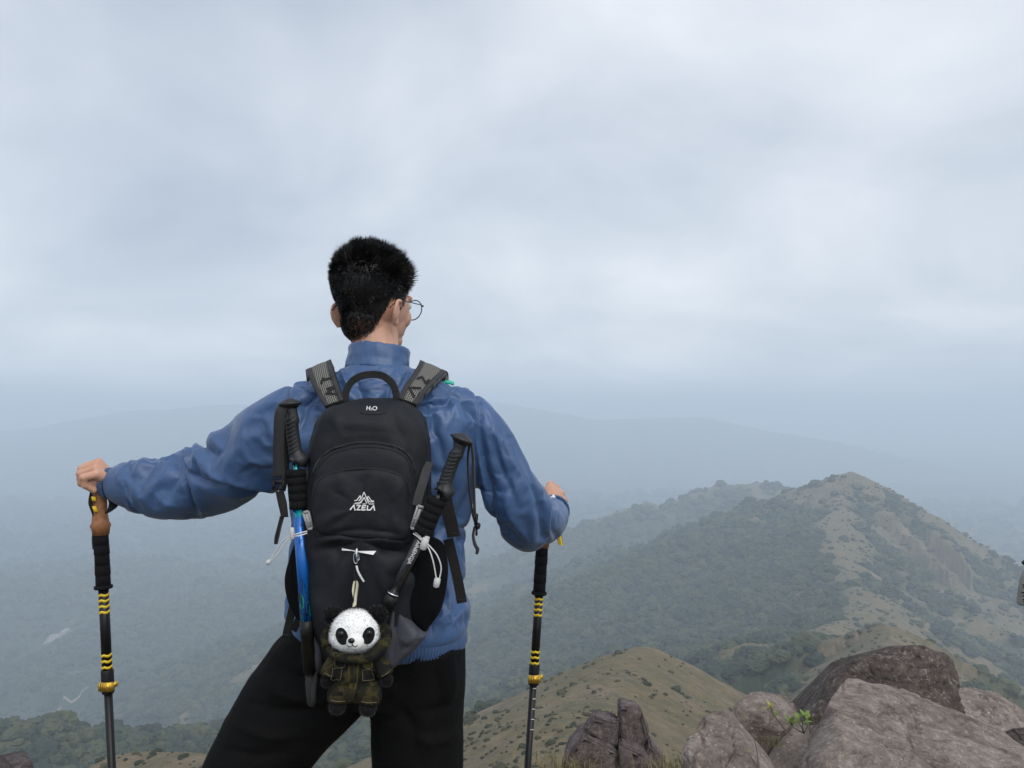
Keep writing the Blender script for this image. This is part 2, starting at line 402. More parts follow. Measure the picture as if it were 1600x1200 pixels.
# ------------------------------------------------------------------ haze
def haze_box():
    bm = bmesh.new(); bmesh.ops.create_cube(bm, size=1)
    for v in bm.verts:
        v.co = (v.co.x * 27000, v.co.y * 27000, (-640 if v.co.z < 0 else 215))
    me = bpy.data.meshes.new('haze'); bm.to_mesh(me); bm.free()
    mt = bpy.data.materials.new('haze_air'); mt.use_nodes = True; t = mt.node_tree; t.nodes.clear()
    o = t.nodes.new('ShaderNodeOutputMaterial'); pv = t.nodes.new('ShaderNodeVolumePrincipled')
    pv.inputs['Color'].default_value = (.77, .88, 1.0, 1); pv.inputs['Density'].default_value = .00042
    t.links.new(pv.outputs[0], o.inputs['Volume'])
    ob = link('haze', me, mt, smooth=False); tag(ob, 'pale blue haze filling the valley between the mountains', 'haze', kind='stuff')
haze_box()
# ------------------------------------------------------------------ shape builders
def catmull(pts, n, closed=True):
    p = np.asarray(pts, dtype=float); m = len(p)
    seg = m if closed else m - 1; out = []
    ts = np.linspace(0, seg, n, endpoint=not closed)
    for t in ts:
        i = min(int(t), seg - 1); f = t - i
        if closed: a, b, c, d = p[(i - 1) % m], p[i % m], p[(i + 1) % m], p[(i + 2) % m]
        else: a, b, c, d = p[max(i - 1, 0)], p[i], p[i + 1], p[min(i + 2, m - 1)]
        out.append(.5 * (2 * b + (c - a) * f + (2 * a - 5 * b + 4 * c - d) * f * f + (3 * b - a - 3 * c + d) * f ** 3))
    return np.array(out)
def equal_arc(p, n, closed=True):
    q = np.vstack([p, p[:1]]) if closed else p
    s = np.r_[0, np.cumsum(np.linalg.norm(np.diff(q, axis=0), axis=1))]
    t = np.linspace(0, s[-1], n, endpoint=not closed)
    return np.stack([np.interp(t, s, q[:, k]) for k in range(q.shape[1])], -1)
def puff_mesh(rim, front, back, axis=None, n=96, rings=20, pf=.55, centre=None, sharp=False):
    """closed cushion or boulder: rim = 3-D outline, swelling by front/back along axis"""
    rim = np.asarray(rim, dtype=float)
    rim = equal_arc(rim if sharp else catmull(rim, len(rim) * 12), n)
    c = rim.mean(0) if centre is None else np.asarray(centre, float)
    if axis is None: axis = -c + np.array([0, 0, CAMZ])
    axis = np.asarray(axis, float); axis = axis / np.linalg.norm(axis)
    ph = np.linspace(0, math.pi, rings * 2 + 1)[1:-1]
    V = [c + axis * front]
    for f in ph:
        s, co = math.sin(f), math.cos(f)
        rad = s ** pf if abs(co) > 1e-9 else 1.0
        h = (front if co > 0 else back) * math.copysign(abs(co) ** .8, co)
        V.extend(c + (rim - c) * rad + axis * h)
    V.append(c - axis * back); V = np.array(V); k = len(ph)
    F = []
    o = np.cross(rim[0] - c, rim[n // 4] - c).dot(axis) > 0
    for j in range(n):
        j2 = (j + 1) % n
        F.append((0, 1 + j, 1 + j2, 1 + j2)); F.append((len(V) - 1, 1 + (k - 1) * n + j2, 1 + (k - 1) * n + j, 1 + (k - 1) * n + j))
        for i in range(k - 1):
            F.append((1 + i * n + j, 1 + (i + 1) * n + j, 1 + (i + 1) * n + j2, 1 + i * n + j2))
    F = [f if o else f[::-1] for f in F]
    tri = [tuple(dict.fromkeys(f)) for f in F]
    me = bpy.data.meshes.new('puff'); me.from_pydata([tuple(v) for v in V], [], tri); me.update(); return me
def tube_mesh(path, radii, seg=16, flat=1.0, ref=(0, 1, 0), cap=True, round_cap=False):
    """loft along a 3-D path; radii per point; flat = depth radius / in-plane radius"""
    p = np.asarray([tuple(q) for q in path], float); n = len(p)
    rr = np.broadcast_to(np.asarray(radii, float), (n,)); fl = np.broadcast_to(np.asarray(flat, float), (n,))
    T = np.gradient(p, axis=0); T /= np.linalg.norm(T, axis=1)[:, None] + 1e-12
    v = np.asarray(ref, float); v = v - T[0] * v.dot(T[0])
    if np.linalg.norm(v) < .1: v = np.array([1., 0, 0]); v = v - T[0] * v.dot(T[0])
    V = []; th = np.linspace(0, 2 * math.pi, seg, endpoint=False)
    for i in range(n):
        v = v - T[i] * v.dot(T[i]); v /= np.linalg.norm(v); u = np.cross(T[i], v)
        V.append(p[i] + rr[i] * (np.cos(th)[:, None] * u + fl[i] * np.sin(th)[:, None] * v))
    V = np.concatenate(V); F = []
    for i in range(n - 1):
        for j in range(seg):
            j2 = (j + 1) % seg; F.append((i * seg + j, i * seg + j2, (i + 1) * seg + j2, (i + 1) * seg + j))
    if cap:
        F.append(tuple(range(seg))[::-1]); F.append(tuple((n - 1) * seg + j for j in range(seg)))
    me = bpy.data.meshes.new('tube'); me.from_pydata([tuple(q) for q in V], [], F); me.update(); return me
def spath(pts, n): return catmull(np.array([tuple(q) for q in pts], float), n, closed=False)
def stube(pts, radii, n=24, **k):           # smooth tube through a few points
    pp = spath(pts, n); rr = catmull(np.asarray(radii, float).reshape(-1, 1), n, closed=False)[:, 0] if np.ndim(radii) else radii
    return tube_mesh(pp, rr, **k)
def lathe_mesh(a, b, prof, seg=24):         # profile (t along a->b, radius)
    a, b = Vector(a), Vector(b)
    return tube_mesh([a.lerp(b, t) for t, r in prof], [r for t, r in prof], seg=seg)
def ribbon_mesh(path, wvec, thick=.0016, n=40):
    """flat webbing: path of 3-D points, one width vector per point (full width)"""
    p = spath(path, n); w = spath(wvec, n) if np.ndim(wvec) == 2 else np.repeat(np.asarray(wvec, float)[None], n, 0)
    T = np.gradient(p, axis=0); nn = np.cross(T, w); nn /= np.linalg.norm(nn, axis=1)[:, None] + 1e-12
    V = np.concatenate([p - w / 2 - nn * thick / 2, p + w / 2 - nn * thick / 2, p + w / 2 + nn * thick / 2, p - w / 2 + nn * thick / 2]); F = []
    for i in range(n - 1):
        for a in range(4):
            b = (a + 1) % 4; F.append((a * n + i, b * n + i, b * n + i + 1, a * n + i + 1))
    F += [(0, 3 * n, 2 * n, n), (n - 1, 2 * n - 1, 3 * n - 1, 4 * n - 1)]
    me = bpy.data.meshes.new('ribbon'); me.from_pydata([tuple(q) for q in V], [], F); me.update(); return me
def box_mesh(c, s, rot=None, bevel=.0):
    bm = bmesh.new(); bmesh.ops.create_cube(bm, size=1)
    for v in bm.verts: v.co = Vector((v.co.x * s[0], v.co.y * s[1], v.co.z * s[2]))
    if bevel: bmesh.ops.bevel(bm, geom=bm.edges[:] , offset=bevel, segments=2, affect='EDGES')
    if rot is not None: bmesh.ops.rotate(bm, verts=bm.verts, cent=(0, 0, 0), matrix=rot)
    bmesh.ops.translate(bm, verts=bm.verts, vec=Vector(c))
    me = bpy.data.meshes.new('box'); bm.to_mesh(me); bm.free(); return me
def join(meshes, name='joined'):
    bm = bmesh.new()
    for q in meshes: bm.from_mesh(q)
    me = bpy.data.meshes.new(name); bm.to_mesh(me); bm.free(); return me
def fused(meshes, voxel, smooth=4, fac=.5):
    """one continuous skin round several overlapping solids"""
    me = join(meshes); bm = bmesh.new(); bm.from_mesh(me); bmesh.ops.recalc_face_normals(bm, faces=bm.faces[:]); bm.to_mesh(me); bm.free()
    o = bpy.data.objects.new('tmp', me); C.objects.link(o)
    r = o.modifiers.new('r', 'REMESH'); r.mode = 'VOXEL'; r.voxel_size = voxel
    if smooth:
        s = o.modifiers.new('s', 'SMOOTH'); s.factor = fac; s.iterations = smooth
    dg = bpy.context.evaluated_depsgraph_get(); dg.update()
    out = bpy.data.meshes.new_from_object(o.evaluated_get(dg)); bpy.data.objects.remove(o); return out
def vco(me):
    a = np.empty(len(me.vertices) * 3, np.float32); me.vertices.foreach_get('co', a); return a.reshape(-1, 3).astype(float)
def vno(me):
    a = np.empty(len(me.vertices) * 3, np.float32); me.vertices.foreach_get('normal', a); return a.reshape(-1, 3).astype(float)
def setco(me, v): me.vertices.foreach_set('co', v.astype(np.float32).ravel()); me.update()
def ellipsoid(c, r, rot=None, sub=4):
    bm = bmesh.new(); bmesh.ops.create_icosphere(bm, subdivisions=sub, radius=1)
    for v in bm.verts: v.co = Vector((v.co.x * r[0], v.co.y * r[1], v.co.z * r[2]))
    if rot is not None: bmesh.ops.rotate(bm, verts=bm.verts, cent=(0, 0, 0), matrix=rot)
    bmesh.ops.translate(bm, verts=bm.verts, vec=Vector(c))
    me = bpy.data.meshes.new('e'); bm.to_mesh(me); bm.free(); return me
def topix(v): return 800 + v[:, 0] / v[:, 1] * FOC, HOR - (v[:, 2] - CAMZ) / v[:, 1] * FOC
def poly_dist(x, y, pts):
    best = np.full(x.shape, 1e9); tt = np.zeros_like(x); sd = np.zeros_like(x)
    p = np.asarray(pts, float); L_ = np.r_[0, np.cumsum(np.hypot(*np.diff(p, axis=0).T))]
    for i in range(len(p) - 1):
        a, b = p[i], p[i + 1]; d = b - a; l2 = d.dot(d) + 1e-9
        t = np.clip(((x - a[0]) * d[0] + (y - a[1]) * d[1]) / l2, 0, 1)
        ex, ey = x - a[0] - t * d[0], y - a[1] - t * d[1]; dd = np.hypot(ex, ey); m = dd < best
        best = np.where(m, dd, best); tt = np.where(m, (L_[i] + t * (L_[i + 1] - L_[i])) / L_[-1], tt); sd = np.where(m, np.sign(d[0] * ey - d[1] * ex), sd)
    return best, tt, sd
def crease(me, strokes, k=1.0):
    """press cloth folds along lines: (points, half width, depth in mm, kind) kind 0 ridge/valley, 1 one-sided fold"""
    v = vco(me); nn = vno(me); x, y = topix(v); disp = np.zeros(len(v)); back = sstep(.35, -.1, nn[:, 1])
    for st in strokes:
        pts, w, amp = st[:3]; kind = st[3] if len(st) > 3 else 0
        pc = catmull(pts, 24, closed=False) if len(pts) > 2 else np.asarray(pts, float)
        d, t, sd = poly_dist(x, y, pc)
        prof = np.exp(-(d / w) ** 1.5) if kind == 0 else (sd * d / w) * np.exp(-(d / w) ** 2) * 1.6
        disp += amp * .001 * k * prof * np.clip(np.sin(np.pi * np.clip(t, .02, .98)), 0, 1) ** .6 * back
    setco(me, v + nn * disp[:, None])

# ------------------------------------------------------------------ boulders
def rock_mat(name, dark, mid, light, lich, lich_amt=.5, stain=(.05, .042, .04)):
    m = NM(name, .92, Specular_IOR_Level=.25)
    a = m.noise(2.3, 7, .70, .4); b = m.noise(11, 7, .74); c = m.noise(46, 5, .75); st = m.mapped((1.2, 1.2, 4), (0.3, .5, 0))
    base = m.ramp(m.math('ADD', m.math('MULTIPLY', a, .5), m.math('MULTIPLY', b, .5)), [(.36, dark), (.5, mid), (.63, light)])
    base = m.mix(m.fr(m.noise(3.1, 7, .72, .8, st), .54, .64, 0, .8), base, stain)
    base = m.mix(m.fr(c, .53, .66, 0, .7), base, tuple(q * .38 for q in mid))
    sp = m.math('MULTIPLY', m.fr(m.voro(30), .26, .12), m.fr(b, .46, .56))
    sp2 = m.math('MULTIPLY', m.fr(m.noise(21, 6, .78), .55, .62), m.fr(a, .40, .56))
    base = m.mix(m.math('MULTIPLY', m.math('MAXIMUM', sp, sp2), lich_amt), base, lich)
    m.col(base); m.bump(a, .08, .7); m.bump(b, .035, 1.0); m.bump(c, .012, 1.0); return m.m
slab_m = rock_mat('pale_granite', (.130, .104, .090), (.275, .228, .200), (.42, .360, .322), (.54, .51, .47), .7, (.095, .073, .063))
dark_m = rock_mat('dark_granite', (.040, .031, .028), (.092, .072, .064), (.185, .152, .136), (.36, .34, .32), .7, (.022, .017, .017))
block_m = rock_mat('block_granite', (.055, .042, .042), (.115, .090, .088), (.21, .175, .168), (.30, .28, .26), .45, (.035, .028, .028))
def boulder(label, outline, axis, front, back, mat, amp=.05, n=220, rings=44, pf=.5, seed=0, facets=11, sub_noise=1.0):
    rim = [tuple(P(*q)) for q in outline]
    me = puff_mesh(rim, front, back, axis, n, rings, pf)
    v = vco(me); nn = vno(me); c = v.mean(0); size = np.ptp(v, axis=0).max()
    rs = np.random.RandomState(seed + 40)
    d = fbm(v / size * 2.2 + seed, 4, .5) * amp * 1.2 + fbm(v / size * 7 + seed, 4, .6) * amp * .45
    d -= amp * .9 * np.clip(1 - np.abs(fbm(v / size * 2.6 + 31 + seed, 3, .5)) / .035, 0, 1) * .35
    d += (fbm(v * 4 + seed, 3, .6) * .022 + fbm(v * 11 + seed, 3, .65) * .013 - .022 * np.clip(1 - np.abs(fbm(v * np.array([3.4, 1.6, 3.4]) + seed * 3 + 9, 3, .55)) / .045, 0, 1)) * sub_noise
    v = v + nn * d[:, None]
    for i in range(facets):                 # weathered flats
        q = rs.normal(size=3); q /= np.linalg.norm(q); h = (v - c) @ q; lim = np.quantile(h, rs.uniform(.84, .93))
        v = v - q * (np.maximum(h - lim, 0) * .8)[:, None]
    setco(me, v)
    base = Vector((float(c[0]), float(c[1]), float(v[:, 2].min())))
    o = link('boulder', me, mat); o.data.transform(Matrix.Translation(-base)); o.location = base
    tag(o, label, 'boulder', 'granite boulders on the summit'); return o
UP = np.array
boulder('broad pale granite boulder sloping down to the right behind leafy sprigs, largest in front',
        [(1188,1136,4.1),(1226,1150,4.2),(1254,1136,4.5),(1266,1096,5.0),(1312,1068,5.4),(1345,1072,5.5),(1400,1082,5.5),(1460,1110,5.4),(1540,1146,5.2),(1640,1205,4.8),(1700,1290,4.2),(1640,1380,3.5),(1450,1420,3.2),(1260,1420,3.2),(1170,1320,3.3),(1172,1200,3.7)],
        UP((-.15, -.55, .83)), .20, 1.15, slab_m, .06, seed=1, n=320, rings=64, facets=4)
boulder('rounded lichen-speckled granite boulder left of the broad pale boulder, split off by a crack',
        [(1062,1215,3.5),(1080,1160,3.8),(1105,1122,4.0),(1142,1108,4.1),(1168,1116,4.2),(1192,1140,4.1),(1203,1180,3.8),(1208,1240,3.5),(1190,1340,3.2),(1100,1360,3.1),(1050,1290,3.2)],
        UP((-.35, -.6, .72)), .09, .7, slab_m, .05, seed=2)
boulder('small rounded grey boulder wedged between the dark boulder and the cracked one',
        [(1146,1108,4.9),(1162,1088,5.1),(1186,1071,5.2),(1212,1078,5.2),(1238,1100,5.1),(1246,1130,4.9),(1225,1165,4.6),(1180,1170,4.5),(1150,1140,4.7)],
        UP((-.3, -.5, .8)), .13, .5, slab_m, .03, seed=3)
boulder('big dark brown granite boulder with pale lichen on its crest, behind the broad pale boulder',
        [(1206,1096,6.6),(1238,1046,6.9),(1286,1003,7.1),(1330,987,7.2),(1378,988,7.2),(1426,1000,7.1),(1462,1016,7.0),(1490,1052,6.8),(1500,1108,6.6),(1512,1150,6.4),(1470,1230,6.0),(1360,1250,5.9),(1250,1200,6.1),(1212,1140,6.3)],
        UP((-.10, -.72, .66)), .36, .9, dark_m, .06, seed=4, n=260, rings=50)
boulder('long grey boulder low on the right, behind the end of the broad pale boulder',
        [(1478,1100,7.6),(1500,1082,7.8),(1530,1080,7.9),(1568,1094,7.9),(1610,1118,7.8),(1680,1160,7.4),(1690,1240,6.8),(1560,1230,6.6),(1490,1170,7.0)],
        UP((.1, -.6, .8)), .10, .8, slab_m, .05, seed=5)
boulder('dark boulder at the right edge of the photo, lowest of the boulders there',
        [(1536,1165,6.0),(1560,1148,6.2),(1600,1136,6.3),(1660,1140,6.2),(1690,1200,5.8),(1640,1260,5.5),(1560,1230,5.6)],
        UP((-.1, -.8, .55)), .16, .4, dark_m, .03, seed=6)
boulder('brown boulder at the bottom left corner of the photo',
        [(-60,1185,7.4),(-20,1168,7.6),(16,1163,7.7),(34,1170,7.6),(48,1190,7.4),(58,1225,7.2),(30,1300,6.8),(-60,1300,6.8)],
        UP((.2, -.7, .7)), .2, .6, block_m, .05, seed=9)
boulder('brown rounded boulder beside the bottom left one, cut by the left edge of the photo',
        [(-140,1200,6.6),(-70,1178,6.8),(-8,1176,6.8),(14,1192,6.7),(24,1225,6.5),(0,1300,6.1),(-120,1300,6.1)],
        UP((.1, -.7, .7)), .2, .6, block_m, .05, seed=10)
boulder('small shaded stone in the gap below the leafy sprig, between the pale boulders',
        [(1200,1150,4.7),(1222,1136,4.8),(1256,1134,4.8),(1290,1142,4.7),(1300,1180,4.5),(1285,1240,4.2),(1215,1240,4.2),(1192,1190,4.5)],
        UP((0, -.7, .7)), .08, .3, slab_m, .03, seed=14, n=120, rings=24, facets=6)
def block(label, front, d, depth, mat, seed, lean=0.0):
    """angular block: its front face by corners, running back by depth"""
    rs = np.random.RandomState(seed); a = [P(x, y, d + (q[0] if q else 0)) for x, y, *q in front]
    off = Vector((.10 * depth, depth, -.10 * depth + lean)); b = [p + off + Vector(rs.normal(size=3) * .04) for p in a]; k = len(a)
    bm = bmesh.new(); vs_ = [bm.verts.new(p) for p in a + b]
    bm.faces.new(vs_[:k][::-1]); bm.faces.new(vs_[k:])
    for i in range(k): bm.faces.new((vs_[i], vs_[(i + 1) % k], vs_[k + (i + 1) % k], vs_[k + i]))
    bmesh.ops.recalc_face_normals(bm, faces=bm.faces[:])
    bmesh.ops.bevel(bm, geom=bm.edges[:], offset=.05, segments=2, affect='EDGES')
    bmesh.ops.triangulate(bm, faces=bm.faces[:])
    bmesh.ops.subdivide_edges(bm, edges=bm.edges[:], cuts=5, use_grid_fill=True)
    me = bpy.data.meshes.new('block'); bm.to_mesh(me); bm.free()
    v = vco(me); setco(me, v + vno(me) * (fbm(v * 1.6 + seed, 4, .6) * .10 + fbm(v * 6 + seed, 3) * .03)[:, None])
    base = (a[0] + a[k // 2]) / 2; o = link('rock_block', me, mat); o.data.transform(Matrix.Translation(-base)); o.location = base
    tag(o, label, 'rock', 'broken rock blocks below the grassy hill'); return o
block('upright pale-topped rock block standing tallest in the cluster below the grassy hill', [(964,1104),(1002,1106),(1014,1152),(1002,1176),(968,1158)], 20, 1.0, block_m, 1)
block('squarish dark rock block leaning left of the upright block', [(916,1142),(926,1122),(966,1130),(967,1172),(944,1166)], 19.7, 1.1, block_m, 2)
block('wide low dark rock at the foot of the upright block, left half', [(872,1216),(888,1180),(912,1150),(944,1166),(966,1176),(966,1232)], 19.3, 1.3, block_m, 3)
block('wedge-shaped rock at the foot of the upright block, right half', [(962,1234),(968,1164),(1003,1180),(1034,1208),(1024,1240)], 19.2, 1.2, block_m, 4)
block('small tilted rock slab against the right side of the rock cluster', [(1002,1190),(1016,1162),(1042,1194),(1032,1216)], 19.8, .8, block_m, 5)

# ------------------------------------------------------------------ road and cleared site in the valley
pale_m = NM('pale_gravel', .9, (.28, .24, .20)); pale_m.col(pale_m.mix(pale_m.fr(pale_m.noise(.3, 4), .4, .6), (.24, .20, .165), (.34, .30, .26))); pale_m = pale_m.m
def draped(name, pts, w, n=40):
    p = np.stack([np.interp(np.linspace(0, len(pts) - 1, n), range(len(pts)), np.array(pts)[:, k]) for k in range(2)], -1)
    T = np.gradient(p, axis=0); T /= np.linalg.norm(T, axis=1)[:, None]; sdv = np.stack([-T[:, 1], T[:, 0]], -1) * w / 2
    q = np.concatenate([p - sdv, p + sdv]); V = np.column_stack([q, on_grid(q[:, 0], q[:, 1]) + .9])
    tag(link(name, mesh_from(V, np.array([(i, i + 1, n + i + 1, n + i) for i in range(n - 1)])), pale_m), kind='structure')
draped('road', ROAD, 2.4)
gx, gy = np.meshgrid(np.linspace(-15, 15, 12), np.linspace(-24, 24, 14)); px_, py_ = gx.ravel() + SITE[0] + .12 * gy.ravel(), gy.ravel() + SITE[1]
tag(link('clearing', mesh_from(np.column_stack([px_, py_, on_grid(px_, py_) + 1.0]), np.array([(j * 12 + i, j * 12 + i + 1, (j + 1) * 12 + i + 1, (j + 1) * 12 + i) for j in range(13) for i in range(11)])), pale_m), kind='structure')
wall_m = NM('pale_shed_wall', .8, (.36, .34, .32)).m; roof_m = NM('pale_shed_roof', .6, (.42, .40, .38)).m
for k, (ox, oy, w_, l_, lab) in enumerate(((8, 10, 12, 18, 'low pale shed on the cleared site in the hazy valley'),)):
    bx, by = SITE[0] + ox, SITE[1] + oy; bz = float(on_grid([bx], [by])[0])
    sh = empty('shed', (bx, by, bz)); tag(sh, lab, 'building')
    hw, hl = w_ / 2, l_ / 2
    link('wall', box_mesh((bx, by, bz + 2.5), (w_, l_, 7)), wall_m, sh, smooth=False)
    V = [(bx - hw - .6, by - hl - .6, bz + 6.05), (bx + hw + .6, by - hl - .6, bz + 6.05), (bx, by - hl - .6, bz + 8.6), (bx - hw - .6, by + hl + .6, bz + 6.05), (bx + hw + .6, by + hl + .6, bz + 6.05), (bx, by + hl + .6, bz + 8.6)]
    link('roof', mesh_from(V, [(0, 1, 2), (3, 5, 4), (0, 2, 5), (0, 5, 3), (1, 4, 5), (1, 5, 2), (0, 3, 4), (0, 4, 1)]), roof_m, sh, smooth=False)

# ------------------------------------------------------------------ small plants among the boulders
twig_m = NM('twig', .8, (.10, .075, .055)).m
leaf_ms = [NM('leaf_green', .45, (.14, .21, .035), Specular_IOR_Level=.4).m, NM('leaf_yellow', .5, (.28, .27, .05), Specular_IOR_Level=.4).m]
_leaf = {}
def leaf_mesh(mi):
    if mi not in _leaf:
        t = np.linspace(0, 1, 6); V, F = [], []
        for q in t:
            w = .17 * math.sin(math.pi * q ** .8) + .004; zz_ = .14 * math.sin(q * 2.4)
            V += [(-w, q, zz_ + .10 * w), (0, q, zz_ - .06 * w), (w, q, zz_ + .10 * w)]
        for i in range(5):
            for j in (0, 1): F.append((i * 3 + j, i * 3 + j + 1, i * 3 + j + 4, i * 3 + j + 3))
        me = bpy.data.meshes.new('leaf'); me.from_pydata(V, [], F); me.materials.append(leaf_ms[mi]); _leaf[mi] = me
    return _leaf[mi]
def sprig(name, label, stems, n_leaves, size, d0, seed, yellow=.3):
    """stems: lists of (px, py, depth); leaves crowd towards the tips"""
    rs = np.random.RandomState(seed); base = P(*stems[0][0]); root = empty(name, base)
    tag(root, label, 'plant', 'little plants among the boulders')
    for st in stems:
        pp = spath([P(*q) for q in st], 14); link('stem', tube_mesh(pp, np.linspace(.0034, .0014, 14), 6), twig_m, root)
        for i in range(n_leaves):
            k = int(rs.uniform(.55, 1) * 13); o = link('leaf', leaf_mesh(int(rs.rand() < yellow)), None, root)
            a = rs.uniform(0, 6.28); el = rs.uniform(.0, 1.1)
            dirv = Vector((math.cos(a) * math.cos(el), math.sin(a) * math.cos(el), math.sin(el)))
            q = dirv.to_track_quat('Y', 'Z').to_matrix().to_4x4(); s = size * rs.uniform(.65, 1.2)
            o.matrix_parent_inverse = Matrix.Identity(4)
            o.matrix_basis = Matrix.Translation(Vector(pp[k]) - base) @ q @ Matrix.Diagonal((s, s, s, 1))
sprig('leafy_sprig', 'leafy green sprig growing in the hollow of the broad pale boulder',
      [[(1256,1146,4.35),(1252,1136,4.37),(1246,1124,4.4)], [(1256,1146,4.35),(1262,1134,4.33),(1266,1122,4.36)], [(1256,1146,4.35),(1240,1136,4.3),(1232,1126,4.34)], [(1256,1146,4.35),(1254,1132,4.3),(1256,1118,4.3)]], 9, .055, 4.3, 3, .15)
sprig('leafy_sprig', 'yellow-green sprig on a thin bent twig over the gap beside the small grey boulder',
      [[(1238,1150,4.3),(1222,1135,4.35),(1206,1114,4.4),(1198,1108,4.4)], [(1222,1135,4.35),(1210,1118,4.38),(1204,1104,4.4)]], 7, .045, 4.4, 4, .6)
sprig('bare_twig', 'bare thin twig arching over the leafy sprig on the boulders', [[(1266,1146,4.3),(1262,1124,4.35),(1240,1108,4.4),(1222,1086,4.45)], [(1266,1146,4.3),(1272,1130,4.3),(1266,1110,4.35)]], 0, .03, 4.3, 5)
sprig('bare_twig', 'thin dry twig with few leaves in the crack between the two pale boulders', [[(1186,1200,3.6),(1176,1186,3.65),(1166,1170,3.7)], [(1186,1200,3.6),(1180,1160,3.8),(1164,1120,3.95)]], 2, .025, 3.7, 6, .5)

# ------------------------------------------------------------------ dry grass tufts at the foot of the rocks
tuft_m = NM('dry_grass', .8, (.20, .165, .07)); tuft_m.col(tuft_m.mix(tuft_m.fr(tuft_m.noise(9, 2), .4, .6), (.11, .115, .04), (.27, .21, .10))); tuft_m = tuft_m.m
def tuft(label, px, py, d, h, n, spread, seed):
    rs = np.random.RandomState(seed); b = np.array(P(px, py, d)); V, F = [], []
    for i in range(n):
        o = b + np.array([rs.normal() * spread, rs.normal() * spread * .6, 0]); a = rs.uniform(0, 6.28); lean = rs.uniform(.1, .75); l = h * rs.uniform(.5, 1.15); w = h * .016
        dr = np.array([math.cos(a) * lean, math.sin(a) * lean, 1]); dr /= np.linalg.norm(dr); sd_ = np.array([-math.sin(a), math.cos(a), 0]) * w; k = len(V)
        m1 = o + dr * l * .55; m2 = m1 + (dr * .6 + np.array([math.cos(a), math.sin(a), -.15]) * .5 * lean) * l * .5
        V += [o - sd_, o + sd_, m1 - sd_ * .7, m1 + sd_ * .7, m2]; F += [(k, k + 1, k + 3), (k, k + 3, k + 2), (k + 2, k + 3, k + 4)]
    o = link('grass_tuft', mesh_from(np.array(V) - b, np.array(F)), tuft_m); o.location = b; tag(o, label, 'grass', 'grass tufts among the rocks', 'stuff')
tuft('dry grass tuft left of the rock cluster at the bottom edge', 878, 1212, 19.0, .75, 160, .45, 1)
tuft('dry grass tuft right of the rock cluster at the bottom edge', 1052, 1214, 18.6, .7, 140, .35, 2)
tuft('short dry grass sprouting in the gap behind the cracked pale boulder', 1206, 1166, 4.5, .085, 60, .03, 3)
tuft('short grass wisps at the right end of the broad pale boulder', 1578, 1180, 5.9, .11, 60, .05, 4)
# ------------------------------------------------------------------ the hiker, seen from behind
def cloth(name, col, rough=.5, crumple=.0022, sheen=.25, scale=26):
    m = NM(name, rough, col, Sheen_Weight=sheen, Sheen_Roughness=.4, Specular_IOR_Level=.45)
    a = m.noise(scale, 5, .6, .6); b = m.noise(7, 4, .55, .4); c = m.noise(900, 2, .5)
    m.col(m.mix(m.fr(b, .3, .7), tuple(q * .86 for q in col), tuple(min(q * 1.12, 1) for q in col)))
    m.bump(a, crumple, .6); m.bump(c, .0002, .5); return m.m
blue_m = cloth('blue_nylon', (.046, .098, .220), .44, .0016, .12, 60)
blue_dark_m = cloth('blue_elastic', (.042, .090, .203), .55, .0015)
trouser_m = cloth('black_trouser_cloth', (.0028, .0028, .0031), .85, .004, .0)
trouser_m.node_tree.nodes['Principled BSDF'].inputs['Specular IOR Level'].default_value = .14
skin_m = NM('skin', .55, (.52, .30, .205), Subsurface_Weight=.12, Subsurface_Scale=.01)
sk_n = skin_m.noise(60, 4, .6)
skin_m.col(skin_m.mix(skin_m.fr(skin_m.noise(14, 3), .4, .65), (.50, .275, .185), (.56, .315, .225))); skin_m.bump(sk_n, .0008, .5)
skin_m.b.inputs['Subsurface Radius'].default_value = (1, .35, .2); skin_m = skin_m.m
shoe_m = cloth('shoe_fabric', (.03, .03, .033), .7, .002); sole_m = NM('rubber_sole', .8, (.02, .02, .02)).m

D0 = 1.62
hiker = empty('person', (P(590, 600, D0).x, D0, 0))
tag(hiker, 'person seen from behind in a blue jacket and black trousers, gripping two trekking poles', 'person')

# --- head in its own frame: x right, y forward, z up
HC = P(582, 462, 1.655)
HR = Matrix.Rotation(R(-30), 3, 'Z') @ Matrix.Rotation(R(-7), 3, 'X') @ Matrix.Rotation(R(2), 3, 'Y')
def H(x, y, z): return HC + HR @ Vector((x, y, z))
def hell(c, r, rot=None): return ellipsoid(H(*c), r, (HR @ rot) if rot is not None else HR, 4)
head = [hell((0, -.010, .022), (.0725, .092, .082)), hell((0, .030, -.035), (.060, .066, .078)), hell((0, .012, -.02), (.069, .082, .07)),
        hell((0, .070, -.094), (.026, .022, .021)), hell((0, .045, -.085), (.044, .048, .028)),
        hell((.036, .056, -.036), (.024, .026, .026)), hell((-.036, .056, -.036), (.024, .026, .026)), hell((0, -.010, -.058), (.052, .052, .056)),
        hell((0, .080, .012), (.046, .010, .012)),
        stube([H(0, .092, .0), H(0, .103, -.02), H(0, .112, -.038), H(0, .100, -.046)], [.006, .008, .011, .008], 10, seg=10),
        hell((.011, .101, -.042), (.007, .009, .006)), hell((-.011, .101, -.042), (.007, .009, .006)),
        hell((0, .094, -.064), (.022, .009, .005)), hell((0, .092, -.072), (.019, .009, .006))]
